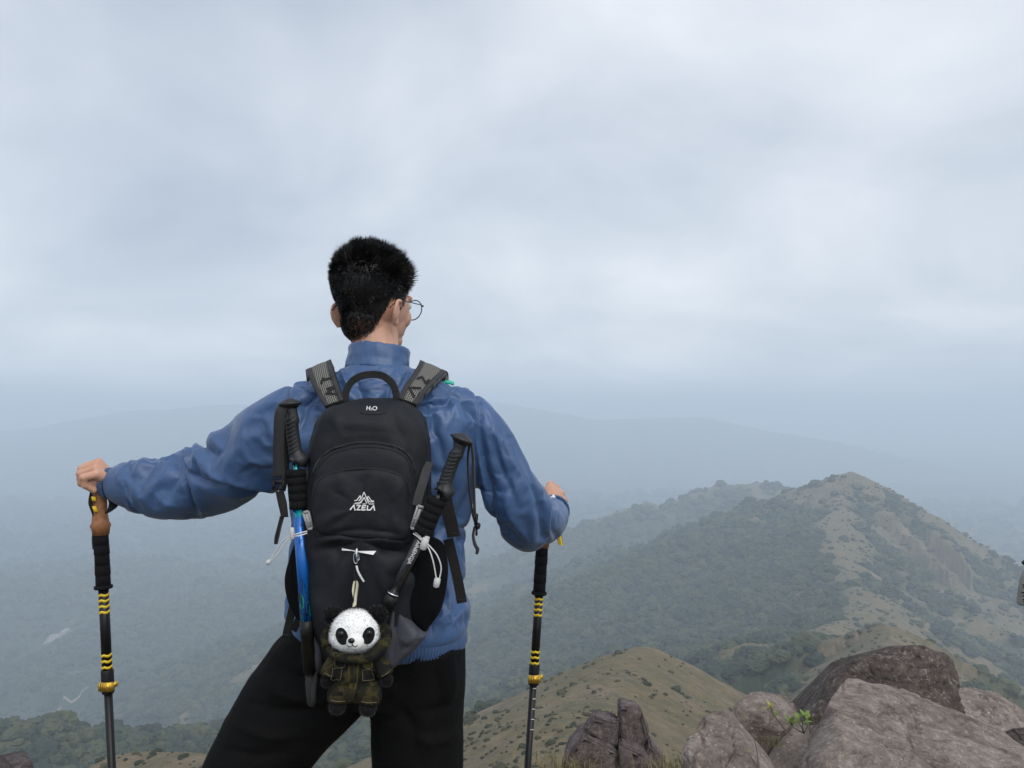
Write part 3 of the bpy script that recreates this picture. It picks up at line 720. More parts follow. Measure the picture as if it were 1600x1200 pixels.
for s in (-1, 1):                            # ears: shell, rim, lobe
    rot = Matrix.Rotation(R(34 * s), 3, 'Z') @ Matrix.Rotation(R(-14), 3, 'X')
    head += [hell((.080 * s, -.013, -.042), (.0072, .0150, .0215), rot), hell((.076 * s, -.006, -.060), (.007, .009, .010), rot)]
    rim = [H(.075 * s, .004, -.028), H(.083 * s, -.004, -.018), H(.0875 * s, -.020, -.021), H(.0880 * s, -.025, -.038), H(.0845 * s, -.021, -.055), H(.078 * s, -.008, -.068)]
    head += [stube(rim, [.0034, .0040, .0042, .0042, .0042, .0055], 20, seg=8)]
neck0, neck1 = P(590, 592, 1.632), H(0, .008, -.04)
head.append(tube_mesh([neck0, neck0.lerp(neck1, .5), neck1], [.056, .050, .050], 20))
# --- arms, torso core and hands
LW, RW = P(166, 751, 1.795), P(865, 790, 1.945)           # wrists
LARM = [(520,650,1.62,.070),(455,670,1.62,.060),(400,702,1.65,.054),(340,722,1.69,.050),(280,738,1.72,.044),(225,748,1.755,.037),(180,752,1.785,.029)]
RARM = [(650,642,1.62,.075),(705,656,1.62,.066),(745,692,1.62,.058),(783,746,1.62,.049),(818,790,1.67,.046),(843,802,1.76,.041),(857,801,1.86,.035),(864,794,1.93,.030)]
def arm(a, k=0):
    me = stube([P(*q[:3]) for q in a], [q[3] - k for q in a], 30, seg=14)
    bm = bmesh.new(); bm.from_mesh(me); bmesh.ops.recalc_face_normals(bm, faces=bm.faces[:]); bm.to_mesh(me); bm.free(); return me
core = [stube([P(592, 590, 1.62), P(592, 640, 1.62), P(592, 760, 1.63), P(592, 900, 1.62), P(590, 1010, 1.62)], [.05, .105, .105, .095, .10], 14, seg=20, flat=.6),
        stube([P(592, 665, 1.62)] + [P(q[0], q[1] + 16, q[2]) for q in LARM[:-1]] + [LW], [.05] + [q[3] * .62 for q in LARM[:-1]] + [.024], 26, seg=12),
        stube([P(592, 665, 1.62)] + [P(q[0] - 5, q[1] + 12, q[2]) for q in RARM[:-1]] + [RW], [.05] + [q[3] * .62 for q in RARM[:-1]] + [.024], 26, seg=12)]
def bent(pts, r):                            # a finger of straight bones with knuckles
    q = [P(*k) for k in pts]; out_ = [ellipsoid(c, (x * 1.06,) * 3, None, 3) for c, x in zip(q, r)]
    return out_ + [tube_mesh([a, a.lerp(b, .5), b], [x, (x + y) / 2 * .96, y], 12) for a, b, x, y in zip(q[:-1], q[1:], r[:-1], r[1:])]
def finger(pts, r): return stube([P(*q) for q in pts], r, 16, seg=10)
lf = [[(151,741,1.748),(131,746,1.740),(133,758,1.745),(147,766,1.757)], [(149,733,1.767),(126,740,1.761),(127,755,1.764),(143,764,1.773)],
      [(150,727,1.788),(128,733,1.783),(126,748,1.786),(141,758,1.791)], [(154,723,1.809),(136,728,1.805),(132,742,1.806),(145,752,1.810)]]
hands = sum([bent(q, [.0108, .0098, .0086, .0076]) for q in lf], [])      # left hand lies over its pole, little finger towards us, fingers bent down round the grip
hands += [tube_mesh([P(172, 752, d_), P((172 + q[0][0]) / 2, (752 + q[0][1]) / 2 - 1, (d_ + q[0][2]) / 2), P(*q[0])], [.0150, .0140, .0112], 12) for q, d_ in zip(lf, (1.776, 1.785, 1.795, 1.804))]
hands += [ellipsoid(P(148, 753, 1.776), (.019, .030, .013)), ellipsoid(P(160, 752, 1.768), (.016, .014, .015)), tube_mesh([P(166, 740, 1.80), LW], [.017, .024], 14), tube_mesh([P(164, 752, 1.776), LW], [.017, .024], 14),
    finger([(166,748,1.822),(160,758,1.835),(153,768,1.826),(146,776,1.812)], [.0140,.0130,.0110,.0088]),
    # right hand closes over the grip beyond the cuff: four knuckles step down to the right
    stube([RW, P(861, 778, 1.975), P(864, 774, 1.995)], [.026, .029, .022], 12, seg=16, flat=1.2),
    finger([(857,770,1.985),(860,758,2.000),(859,764,2.032),(854,778,2.036),(849,782,2.016)], [.0115,.0118,.0100,.009,.0078]),
    finger([(864,772,1.985),(868,763,1.998),(869,770,2.032),(863,784,2.038),(856,788,2.016)], [.0115,.0120,.0102,.009,.0078]),
    finger([(869,777,1.98),(875,771,1.992),(877,779,2.024),(870,792,2.030),(861,795,2.010)], [.0112,.0116,.0100,.0088,.0076]),
    finger([(869,785,1.97),(880,781,1.978),(881,789,2.006),(874,799,2.014),(865,801,2.0)], [.0104,.0106,.0092,.0082,.007]),
    finger([(856,786,1.96),(846,782,1.975),(841,788,2.0),(843,797,2.015)], [.014,.0135,.0115,.009])]
body = fused(head + core + hands, .0024, 2)
link('body', body, skin_m, hiker)
eye_m = NM('eye', .2, (.6, .58, .55)).m; iris_m = NM('iris', .15, (.02, .012, .008)).m
for s in (-1, 1):
    ey = link('eye', hell((.031 * s, .079, -.004), (.0125, .0115, .010)), eye_m, hiker)
    link('iris', hell((.031 * s, .0875, -.004), (.0055, .0032, .0055)), iris_m, ey)

# --- hair: a close cap and thousands of short tapering strands
hair_m = NM('black_hair', .38, (.0060, .0055, .0058), Specular_IOR_Level=.42).m
def hair_mesh():
    """strands rooted on the scalp of the body mesh itself, over a close dark cap"""
    rs = np.random.RandomState(3); hm = np.array(HR); hc = np.array(HC)
    bv = (vco(body) - hc) @ hm; body.calc_loop_triangles(); tr_ = np.empty(len(body.loop_triangles) * 3, np.int32); body.loop_triangles.foreach_get('vertices', tr_); tr_ = tr_.reshape(-1, 3)
    cen = bv[tr_].mean(1)
    def low_line(th): return np.interp(np.abs(th), [0, .75, 1.0, 1.25, 1.45, 1.62, 1.85, 2.1, 2.35, 2.7, 3.2], [-.110, -.104, -.090, -.060, -.020, -.012, -.032, -.006, .028, .058, .064])
    def scalp(p): return (np.abs(p[:, 0]) < .0775 + .02 * sstep(-.012, -.002, p[:, 2])) & (np.linalg.norm(p, axis=1) < .16)
    th = np.arctan2(cen[:, 0], -(cen[:, 1] + .010)); near = scalp(cen) & (cen[:, 2] > low_line(th) - .008)
    t = tr_[near]; A_, B_, C_ = bv[t[:, 0]], bv[t[:, 1]], bv[t[:, 2]]; cr = np.cross(B_ - A_, C_ - A_); ar = np.linalg.norm(cr, axis=1)
    n = 42000; wt_ = ar * (1 + 1.8 * sstep(-.03, -.06, (A_ + B_ + C_)[:, 2] / 3)); k = rs.choice(len(t), n, p=wt_ / wt_.sum()); a, b = rs.rand(n), rs.rand(n); f = a + b > 1; a[f], b[f] = 1 - a[f], 1 - b[f]
    p = A_[k] + (B_[k] - A_[k]) * a[:, None] + (C_[k] - A_[k]) * b[:, None]; u = cr[k] / (ar[k][:, None] + 1e-12)
    th = np.arctan2(p[:, 0], -(p[:, 1] + .010)); ok = p[:, 2] > low_line(th) + rs.uniform(-.006, .004, n) + .012 * rs.rand(n) ** 3
    p, u = p[ok], u[ok]; n = len(p)
    top = sstep(.0, .070, p[:, 2]); fr = sstep(.0, .07, p[:, 1])
    ln = (.0062 + .0120 * top + .008 * top * fr) * rs.uniform(.5, 1.35, n) * (1 + .5 * top * fbm(p * 45 + 20, 2)); ln *= np.interp(p[:, 2], [-.11, -.085, -.03], [.35, .7, 1])
    ax = np.stack([fbm(p * 38 + 5, 2), fbm(p * 38 + 9, 2), fbm(p * 38 + 14, 2)], -1)
    d = u * 1.0 + ax * (1.0 + .6 * top)[:, None] + rs.normal(size=(n, 3)) * .22
    d += top[:, None] * np.array([.10, .25, .75]) + (1 - top)[:, None] * np.array([0, -.05, -.75])
    d += (sstep(.02, .07, p[:, 0]) * top)[:, None] * np.array([.5, .3, -.1])
    d /= np.linalg.norm(d, axis=1)[:, None]
    bend = d + np.array([0, 0, -.35]) * (1 - top)[:, None]; bend /= np.linalg.norm(bend, axis=1)[:, None]
    side = np.cross(d, rs.normal(size=(n, 3))); side /= np.linalg.norm(side, axis=1)[:, None]
    w = rs.uniform(.00045, .0008, n)[:, None]
    base = p - u * .001; mid_ = base + d * (ln * .55)[:, None]; tip = mid_ + bend * (ln * .5)[:, None]
    V = np.stack([base - side * w, base + side * w, mid_ - side * w * .8, mid_ + side * w * .8, tip], 1).reshape(-1, 3)
    k = np.arange(n)[:, None] * 5
    F = np.concatenate([k + np.array([[0, 1, 3]]), k + np.array([[0, 3, 2]]), k + np.array([[2, 3, 4]])])
    thc = np.arctan2(cen[:, 0], -(cen[:, 1] + .010)); inc = scalp(cen) & (cen[:, 2] > low_line(thc) + .008 + .032 * sstep(1.25, .8, np.abs(thc)) + .026 * fbm(cen * 110, 3))
    ct = tr_[inc]; un_, inv = np.unique(ct, return_inverse=True); nb = vno(body)[un_] @ hm
    V2 = np.concatenate([V, bv[un_] + nb * .0012]); F2 = np.concatenate([F, inv.reshape(-1, 3) + len(V)])
    return mesh_from(V2 @ hm.T + hc, F2, 'hair')
link('hair', hair_mesh(), hair_m, hiker)

# --- jacket
def ring_loft(rows, seg=64, ex=2.4):
    """rows: (py, left px, right px, depth centre, half depth front, half depth back)"""
    V = []
    for py, xl, xr, d, b in rows:
        a = P(xl, py, d); e = P(xr, py, d); c = (a + e) / 2; rx = (e.x - a.x) / 2
        for j in range(seg):
            t = 2 * math.pi * j / seg; cx, sx = math.cos(t), math.sin(t)
            V.append((c.x + rx * math.copysign(abs(cx) ** (2 / ex), cx), c.y + b * math.copysign(abs(sx) ** (2 / ex), sx), c.z))
    n = len(rows); F = [(i * seg + j, i * seg + (j + 1) % seg, (i + 1) * seg + (j + 1) % seg, (i + 1) * seg + j) for i in range(n - 1) for j in range(seg)]
    F += [tuple(range(seg)), tuple((n - 1) * seg + j for j in range(seg))[::-1]]
    me = bpy.data.meshes.new('loft'); me.from_pydata(V, [], F); me.update()
    bm = bmesh.new(); bm.from_mesh(me); bmesh.ops.recalc_face_normals(bm, faces=bm.faces[:]); bm.to_mesh(me); bm.free(); return me
torso = ring_loft([(566,550,632,1.615,.055),(576,540,644,1.615,.068),(586,519,664,1.62,.082),(596,492,690,1.62,.092),(608,470,714,1.62,.100),(626,452,733,1.62,.108),(655,444,744,1.62,.116),
                   (700,446,742,1.62,.122),(760,447,735,1.62,.124),(800,450,728,1.62,.124),(840,452,716,1.62,.124),(880,454,710,1.62,.124),(920,456,714,1.62,.126),(955,458,727,1.62,.130),(978,461,731,1.62,.130),(992,464,726,1.62,.126)])
lsl = stube([P(520,656,1.62),P(470,667,1.62),P(420,703,1.64),P(372,730,1.67),P(325,744,1.70),P(275,753,1.725),P(228,757,1.755),P(197,757,1.775),P(178,755,1.785)],
            [.068,.076,.083,.078,.073,.070,.061,.053,.040], 40, seg=40, flat=.9)
rsl = stube([P(650,655,1.62),P(700,664,1.62),P(738,694,1.62),P(770,736,1.62),P(798,776,1.635),P(821,803,1.68),P(842,808,1.76),P(857,806,1.85),P(864,798,1.915)],
            [.070,.074,.068,.060,.061,.059,.051,.043,.036], 44, seg=40, flat=.95)
jac = fused([torso, lsl, rsl], .0058, 6)
FOLDS = [
    # left sleeve
    ([(333,668),(322,690),(330,706),(340,712)], 6, -6, 0), ([(318,676),(309,694),(316,716),(330,734)], 7, 5), ([(345,672),(340,690),(350,708)], 8, 5),
    ([(300,688),(288,704),(296,726),(312,742)], 6, 6), ([(290,700),(296,730),(325,752),(372,773)], 7, -6), ([(312,722),(340,744),(385,762),(425,772)], 9, 5),
    ([(280,694),(276,720),(284,745)], 8, -4), ([(372,660),(355,690),(345,712)], 9, -3), ([(392,655),(382,700),(392,738)], 12, 3),
    ([(201,724),(199,738),(206,750)], 4, -5), ([(229,716),(214,728),(207,742)], 5, 5), ([(238,714),(224,734),(216,752)], 6, -4), ([(190,728),(186,744),(190,760)], 4, 3),
    ([(250,712),(246,735),(232,760)], 8, 3.5), ([(262,705),(266,735),(256,768)], 9, -3.5), ([(290,752),(293,772),(299,797)], 5, -4), ([(302,760),(306,780),(312,800)], 6, 4),
    ([(330,770),(372,782),(430,784)], 8, 3), ([(345,756),(390,776),(440,778)], 6, -3.5),
    # right sleeve
    ([(728,606),(738,650),(742,700),(756,760),(772,822)], 8, 5, 1), ([(720,640),(734,690),(740,740),(744,785)], 7, -6), ([(707,630),(718,650),(730,672)], 5, -4.5), ([(698,632),(708,660),(714,700)], 7, 4),
    ([(752,640),(768,690),(786,740),(796,800)], 8, 3.5), ([(775,690),(795,725),(824,768)], 6, 3.5), ([(764,690),(780,736),(806,790)], 7, -3.5), ([(790,700),(812,742),(838,782)], 6, -3),
    ([(748,700),(758,760),(776,820)], 6, -4), ([(786,770),(800,806),(826,838)], 8, 3.5), ([(770,800),(794,822),(820,842)], 6, -3),
    ([(852,772),(858,800),(864,832)], 5, 4, 1), ([(838,778),(846,806),(850,836)], 7, -3.5), ([(824,772),(832,806),(834,840)], 8, 3),
    # back beside the pack
    ([(676,640),(690,700),(706,760)], 9, 3.5), ([(664,640),(676,690),(690,740)], 8, -3.5), ([(718,700),(714,760),(706,830)], 7, -4), ([(730,720),(724,780),(712,830)], 6, 4),
    ([(694,900),(700,940),(690,985)], 7, 5), ([(712,900),(712,940),(704,975)], 6, -5), ([(682,940),(676,975),(672,1000)], 6, -4),
    # upper back and neck
    ([(556,590),(564,612),(572,640)], 6, -4), ([(612,588),(604,612),(598,640)], 6, -4), ([(584,596),(586,616),(586,640)], 8, 3), ([(640,575),(628,600),(618,622)], 5, -3), ([(534,580),(542,600),(548,622)], 5, 3.5),
    ([(500,600),(488,640),(482,690)], 8, -4), ([(480,606),(470,650),(468,700)], 9, 4), ([(460,612),(452,650),(454,690)], 8, -3)]
crease(jac, FOLDS, 2.0)
def drape(me, grow, frames, pins, goal, colliders, bend=.6, press=1.0, tens=18, grav=.3):
    """let the cloth settle: it has a little more cloth than room, so it buckles into folds"""
    o = bpy.data.objects.new('drape', me); C.objects.link(o); v = vco(me)
    w = np.clip(np.maximum(pins(v), goal), 0, 1); vg = o.vertex_groups.new(name='pin')
    q = np.round(w, 2)
    for val in np.unique(q): vg.add([int(i) for i in np.nonzero(q == val)[0]], float(val), 'REPLACE')
    m_ = o.modifiers.new('cloth', 'CLOTH'); s_ = m_.settings
    s_.quality = 4; s_.mass = .15; s_.tension_stiffness = tens; s_.compression_stiffness = tens; s_.shear_stiffness = tens * .4; s_.bending_stiffness = bend
    s_.tension_damping = 5; s_.compression_damping = 5; s_.shear_damping = 5; s_.bending_damping = .5; s_.air_damping = 3
    s_.shrink_min = -grow; s_.vertex_group_mass = 'pin'; s_.pin_stiffness = 1.0
    s_.use_pressure = press > 0; s_.uniform_pressure_force = press; s_.effector_weights.gravity = grav
    m_.point_cache.frame_start = 1; m_.point_cache.frame_end = frames + 1
    cs = []
    for q in colliders:
        c_ = bpy.data.objects.new('c', q); C.objects.link(c_); c_.modifiers.new('c', 'COLLISION'); c_.collision.thickness_outer = .003; c_.collision.thickness_inner = .03; c_.collision.cloth_friction = 8; cs.append(c_)
    m_.collision_settings.use_collision = bool(colliders); m_.collision_settings.distance_min = .003; m_.collision_settings.collision_quality = 2
    for f in range(1, frames + 1): scene.frame_set(f)
    out = bpy.data.meshes.new_from_object(o.evaluated_get(bpy.context.evaluated_depsgraph_get()))
    bpy.data.objects.remove(o); [bpy.data.objects.remove(q) for q in cs]; scene.frame_set(1); return out
def refine(me, sm=1):
    o = bpy.data.objects.new('r', me); C.objects.link(o)
    s_ = o.modifiers.new('s', 'SMOOTH'); s_.factor = .5; s_.iterations = sm
    u_ = o.modifiers.new('u', 'SUBSURF'); u_.levels = 1; u_.render_levels = 1
    out = bpy.data.meshes.new_from_object(o.evaluated_get(bpy.context.evaluated_depsgraph_get())); bpy.data.objects.remove(o); return out
def jac_pins(v):
    x, y = topix(v); w = np.zeros(len(v))
    w = np.maximum(w, sstep(205, 182, x) * (x < 300)); w = np.maximum(w, sstep(1.88, 1.92, v[:, 1]) * (x > 780)); w = np.maximum(w, sstep(972, 985, y)); w = np.maximum(w, sstep(582, 572, y)); w = np.maximum(w, .25 * sstep(660, 600, y) * sstep(420, 520, x) * sstep(765, 665, x))
    return w
jac = refine(drape(jac, .125, 13, jac_pins, .075, [], bend=3.5, press=.4, grav=.03), 1)
crease(jac, [([(730,606),(748,628),(770,662),(758,692)], 2.2, -2.5), ([(566,574),(580,577),(596,574)], 2, -1.5), ([(462,610),(452,640),(448,680)], 2.2, -2)], 1)
jacket = link('jacket', jac, blue_m, hiker)
# collar: stand with a turned edge, a little open at the neck
def band_mesh(c, axis, prof, seg=220, rx=1, ry=1, rib=0, nrib=60, rot=None, seed=0, jitter=0):
    """closed band of cloth round an axis: prof = (height, radius) outside going up then inside coming down"""
    rs = np.random.RandomState(seed); V, F = [], []; k = len(prof); ph = rs.uniform(0, 6.28, 4)
    rotm = rot if rot is not None else Matrix.Identity(3)
    for j in range(seg):
        t = 2 * math.pi * j / seg
        w = rib * (abs(math.sin(nrib * t / 2 + .8 * math.sin(5 * t + ph[0]) + .6 * math.sin(11 * t + ph[1]))) - .5)
        for i, (h, r) in enumerate(prof):
            rr = r + (w if i < k // 2 else 0) + jitter * math.sin(3 * t + ph[2])
            V.append(Vector(c) + rotm @ Vector((rr * rx * math.cos(t), rr * ry * math.sin(t), h)))
    for j in range(seg):
        j2 = (j + 1) % seg
        for i in range(k): F.append((j * k + i, j2 * k + i, j2 * k + (i + 1) % k, j * k + (i + 1) % k))
    me = bpy.data.meshes.new('band'); me.from_pydata([tuple(q) for q in V], [], F); me.update()
    bm = bmesh.new(); bm.from_mesh(me); bmesh.ops.recalc_face_normals(bm, faces=bm.faces[:]); bm.to_mesh(me); bm.free(); return me
cc = P(591, 572, 1.615)
col_me = band_mesh(cc, None, [(-.016,.0680),(-.010,.0672),(-.004,.0668),(.002,.0650),(.009,.0648),(.016,.0644),(.023,.0640),(.030,.0640),(.036,.0642),(.0385,.0632),(.037,.0612),(.030,.0595),(.015,.058),(-.006,.058)], rx=1, ry=.96, rot=Matrix.Rotation(R(5), 3, 'Y') @ Matrix.Rotation(R(-9), 3, 'X'), jitter=.0014)
v = vco(col_me); setco(col_me, v + vno(col_me) * (fbm(v * np.array([30, 30, 55]), 3) * .0038 + fbm(v * np.array([60, 60, 18]) + 4, 2) * .0016)[:, None]); v = vco(col_me)
v[:, 2] += fbm(v * np.array([22, 22, 0]) + 2, 2) * .005 * sstep(1.515, 1.545, v[:, 2]); setco(col_me, v)
link('collar', col_me, blue_m, jacket)
link('hem_band', band_mesh(P(595, 992, 1.62), None, [(-.030,.166),(-.026,.172),(-.010,.1775),(.012,.1785),(.026,.176),(.024,.168),(-.026,.160)], seg=700, rx=1.015, ry=.755, rib=.0065, nrib=150, rot=Matrix.Rotation(R(-3), 3, 'X'), seed=2), blue_dark_m, jacket)
def cuff(c, direction, r, seed):
    q = Vector(direction).to_track_quat('Z', 'Y').to_matrix()
    link('cuff', band_mesh(c, None, [(-.016,r*1.13),(-.008,r*1.14),(.004,r*1.05),(.014,r),(.018,r*.95),(.012,r*.86),(-.014,r*.92)], seg=420, rib=.0042, nrib=52, rot=q, seed=seed), blue_dark_m, jacket)
cuff(P(171, 754, 1.788), P(160, 751, 1.795) - P(171, 754, 1.788), .0315, 4)
cuff(P(865, 796, 1.925), P(867, 786, 1.98) - P(865, 797, 1.92), .0345, 5)
tagw = NM('white_label', .6, (.75, .75, .75)).m
link('label', box_mesh(P(863.5, 777, 1.905), (.013, .02, .009), Matrix.Rotation(R(-32), 3, 'Y'), .001), tagw, jacket)

# --- trousers and shoes
hips = stube([P(594,965,1.62),P(594,1000,1.62),P(594,1040,1.62),P(592,1085,1.62)], [.165,.170,.172,.150], 12, seg=32, flat=.72)
legl = stube([P(545,1020,1.62),P(500,1058,1.61),P(448,1120,1.59),P(398,1196,1.57),P(352,1286,1.56),P(338,1330,1.58),P(334,1440,1.64),P(330,1560,1.68),P(328,1650,1.68)], [.115,.118,.110,.096,.086,.084,.078,.070,.062], 40, seg=28)
legr = stube([P(645,1010,1.62),P(651,1060,1.62),P(653,1130,1.62),P(653,1220,1.62),P(655,1340,1.61),P(657,1460,1.62),P(659,1570,1.63),P(660,1650,1.63)], [.112,.106,.098,.0935,.089,.080,.072,.064], 40, seg=28)
tr = fused([hips, legl, legr], .006, 5)
crease(tr, [([(420,1030),(470,1060),(520,1070)], 8, -5), ([(400,1060),(460,1090),(530,1092)], 9, 5), ([(380,1095),(440,1110),(510,1110)], 7, -4), ([(590,1080),(560,1096),(520,1120)], 6, -5), ([(600,1090),(640,1130),(650,1180)], 10, -4),
            ([(700,1000),(706,1060),(700,1130)], 9, 4), ([(680,1040),(690,1100),(680,1180)], 9, -4), ([(620,1060),(612,1110),(600,1160)], 8, 5), ([(360,1130),(420,1150),(480,1150)], 8, 4), ([(345,1170),(400,1180),(450,1176)], 8, -4), ([(540,1050),(580,1066),(640,1060)], 7, -4), ([(660,1010),(640,1050),(600,1076)], 8, 5), ([(715,1090),(690,1110),(650,1112)], 8, -4), ([(720,1140),(680,1160),(640,1150)], 9, 4)], 2.4)
v = vco(tr); setco(tr, v + vno(tr) * (fbm(v * 9 + 2, 3) * .006)[:, None])
link('trousers', tr, trouser_m, hiker)
for c, yaw in ((P(326, 1700, 1.68), -25), (P(662, 1700, 1.63), 12)):
    rm = Matrix.Rotation(R(-yaw), 3, 'Z'); c = Vector((c.x, c.y, 0))
    def S(x, y, z): return c + rm @ Vector((x, y, z))
    up = fused([stube([S(0,-.085,.05),S(0,-.03,.055),S(0,.06,.045),S(0,.14,.035),S(0,.175,.032)], [.036,.042,.044,.040,.024], 16, seg=16), tube_mesh([S(0,-.055,.05),S(0,-.05,.12)], [.045,.048], 16)], .005, 3)
    sh = link('shoe', up, shoe_m, hiker)
    sole = puff_mesh([S(.038,-.07,.012),S(.036,.0,.012),S(.048,.09,.012),S(.036,.17,.012),S(0,.20,.014),S(-.036,.17,.012),S(-.046,.09,.012),S(-.034,.0,.012),S(-.036,-.07,.012),S(0,-.105,.012)], .012, .012, (0, 0, 1), 64, 6, .25)
    link('sole', sole, sole_m, sh)

# --- glasses
gl_m = NM('glasses_metal', .3, (.012, .012, .013), Metallic=.6).m
lens_m = NM('lens_glass', .02, (.95, .97, 1.0), Transmission_Weight=1.0, IOR=1.02).m
glasses = empty('glasses', H(0, .1, -.01)); tag(glasses, 'thin black round-rimmed glasses on the hiker, right lens and arm showing', 'glasses')
ge = -.008
for s in (-1, 1):
    ring = [H(.034 * s + .0245 * math.cos(t), (.106 - .10 * abs(.034 * s + .0245 * math.cos(t))), ge + .0225 * math.sin(t)) for t in np.linspace(0, 2 * math.pi, 41)]
    rm_ = link('rim', tube_mesh(ring, .0012, 8, cap=False), gl_m, glasses)
    link('lens', puff_mesh([tuple(q) for q in ring[:-1]], .0006, .0006, HR @ Vector((.1 * s, 1, 0)), 40, 3), lens_m, rm_)
    link('temple_arm', stube([H(.0585 * s, .101, ge + .008), H(.0655 * s, .090, ge + .007), H(.0785 * s, .03, ge - .002), H(.0825 * s, -.012, ge - .010), H(.080 * s, -.034, ge - .030)], .0012, 30, seg=8), gl_m, glasses)
    link('hinge', ellipsoid(H(.0600 * s, .100, ge + .008), (.003, .003, .0022), HR, 2), gl_m, glasses)
link('bridge', stube([H(-.010, .1045, ge + .004), H(0, .1075, ge + .007), H(.010, .1045, ge + .004)], .0011, 10, seg=8), gl_m, glasses)

# ------------------------------------------------------------------ the two poles in hand
black_m = NM('black_plastic', .5, (.007, .007, .008), Specular_IOR_Level=.3).m
foam_m = NM('black_foam', .95, (.007, .007, .008), Specular_IOR_Level=.2); foam_m.bump(foam_m.noise(400, 3), .0006, .8); foam_m = foam_m.m
shaft_m = NM('black_lacquer', .42, (.006, .006, .007), Specular_IOR_Level=.3).m
cork_m = NM('brown_cork', .62, (.27, .115, .045)); cork_m.col(cork_m.mix(cork_m.fr(cork_m.noise(90, 4), .4, .65), (.23, .095, .036), (.31, .135, .055))); cork_m.bump(cork_m.noise(220, 3), .0006, .6); cork_m = cork_m.m
yel_m = NM('yellow_print', .4, (.72, .50, .02)).m
gold_m = NM('gold_clamp', .35, (.62, .40, .06), Metallic=.7).m
white_m = NM('white_print', .6, (.75, .75, .74)).m
steel_m = NM('steel', .25, (.6, .6, .62), Metallic=1.0).m
def pole_in_hand(label, top, row, ticks):
    """row: pixel rows of grip bottom, foam bottom, stripes, clamp along the axis through top"""
    a, b, d = top[0], top[1], top[2]          # (px,py) at the grip top, (px,py) lower down
    def at(py): t = (py - a[1]) / (b[1] - a[1]); return P(a[0] + (b[0] - a[0]) * t, py, d)
    tip = at(a[1]); lo = at(1190); dirv = (lo - tip).normalized(); g = tip + dirv * ((tip.z) / -dirv.z); g.z = 0
    root = empty('trekking_pole', g); tag(root, label, 'trekking pole', 'trekking poles in the hiker\'s hands')
    L_ = (g - tip).length
    def seg(name, y0, y1, prof, mat, **k):
        return link(name, lathe_mesh(at(y0), at(y1), prof, 28), mat, root)
    s = d / FOC
    yk = row['collar']; yg = row['grip']; yf = row['foam']
    seg('cork_grip', a[1] - 8, yg, [(0, .006), (.02, .016), (.10, .0205), (.22, .0195), (.40, .0160), (.62, .0158), (.78, .0185), (.84, .0225), (.88, .0200), (1, .0172), (1.001, .004)], cork_m)
    n = 5; prof = []
    for i in range(n):
        q0, q1 = i / n, (i + 1) / n; r = .0158 + .0006 * (i % 2); prof += [(q0 * .92 + .004, r), (q1 * .92 - .012, r + .0004), (q1 * .92 - .004, r - .0014)]
    prof += [(.93, .0195), (.955, .0205), (.985, .0190), (1, .012), (1.001, .004)]
    seg('foam_sleeve', yg, yf, prof, foam_m)
    seg('upper_shaft', yf - 1, row['clamp'][0], [(0, .0112), (1, .0110), (1.001, .003)], shaft_m)
    for y in row['stripes']:
        c = at(y); q = dirv.to_track_quat('Z', 'Y').to_matrix(); V, F = [], []; k = 48
        for j in range(k):
            t = 2 * math.pi * j / k; wv = -.0018 * abs(math.sin(2 * t)) * 1.6
            for h, r in ((-.0030 + wv, .01155), (.0030 + wv, .01155), (.0030 + wv, .0109), (-.0030 + wv, .0109)): V.append(c + q @ Vector((r * math.cos(t), r * math.sin(t), -h)))
        for j in range(k):
            for i in range(4): F.append((j * 4 + i, j * 4 + (i + 1) % 4, (j + 1) % k * 4 + (i + 1) % 4, (j + 1) % k * 4 + i))
        me = bpy.data.meshes.new('stripe'); me.from_pydata([tuple(q_) for q_ in V], [], F); link('stripe', me, yel_m, root)
    c0, c1 = row['clamp']
    seg('clamp_collar', c0, c1, [(0, .0125), (.06, .0138), (.94, .0138), (1, .0125), (1.001, .004)], black_m)
    cm = at(c0 + (c1 - c0) * .66); lev = link('clamp_lever', box_mesh(cm + Vector((.002, -.011, 0)), (.034, .012, .020), None, .002), gold_m, root)
    for i in range(5): link('lever_ridge', box_mesh(cm + Vector((-.010 + i * .0055, -.0178, 0)), (.0022, .0022, .0195), None, .0006), gold_m, lev)
    link('clamp_bolt', box_mesh(cm + Vector((.020, -.004, .004)), (.008, .012, .012), None, .0015), gold_m, root)
    lower = tube_mesh([at(c1 - 1), g + Vector((0, 0, .05))], [.0092, .0085], 20); link('lower_shaft', lower, shaft_m, root)
    link('pole_tip', lathe_mesh(g + Vector((0, 0, .052)), g - Vector((0, 0, .004)), [(0, .011), (.25, .011), (.3, .007), (1, .004)], 16), steel_m, root)
    for y in ticks: link('tick_mark', box_mesh(at(y) + Vector((.0035, -.0090, 0)), (.0085, .0012, .0016)), white_m, root)
    return root, at
RowL = dict(grip=836, foam=921, collar=0, stripes=(928, 936.5, 945.5, 954.5, 1022, 1031, 1040.5), clamp=(1046, 1083))
RowR = dict(grip=855, foam=930, collar=0, stripes=(934, 942, 950.5, 959, 1016.5, 1025, 1034), clamp=(1037, 1070))
poleL, atL = pole_in_hand('black and yellow trekking pole under the hiker\'s outstretched left hand, brown grip showing', ((154, 752), (174, 1190), 1.785), RowL, ())
poleR, atR = pole_in_hand('black and yellow trekking pole with tick marks below the hiker\'s bent right arm', ((852, 776), (825.5, 1190), 2.0), RowR, (1074, 1090, 1106, 1122, 1138))
strap_m = cloth('wrist_strap', (.012, .012, .013), .8, .001)
ystrap_m = NM('yellow_strap', .6, (.70, .48, .02)).m
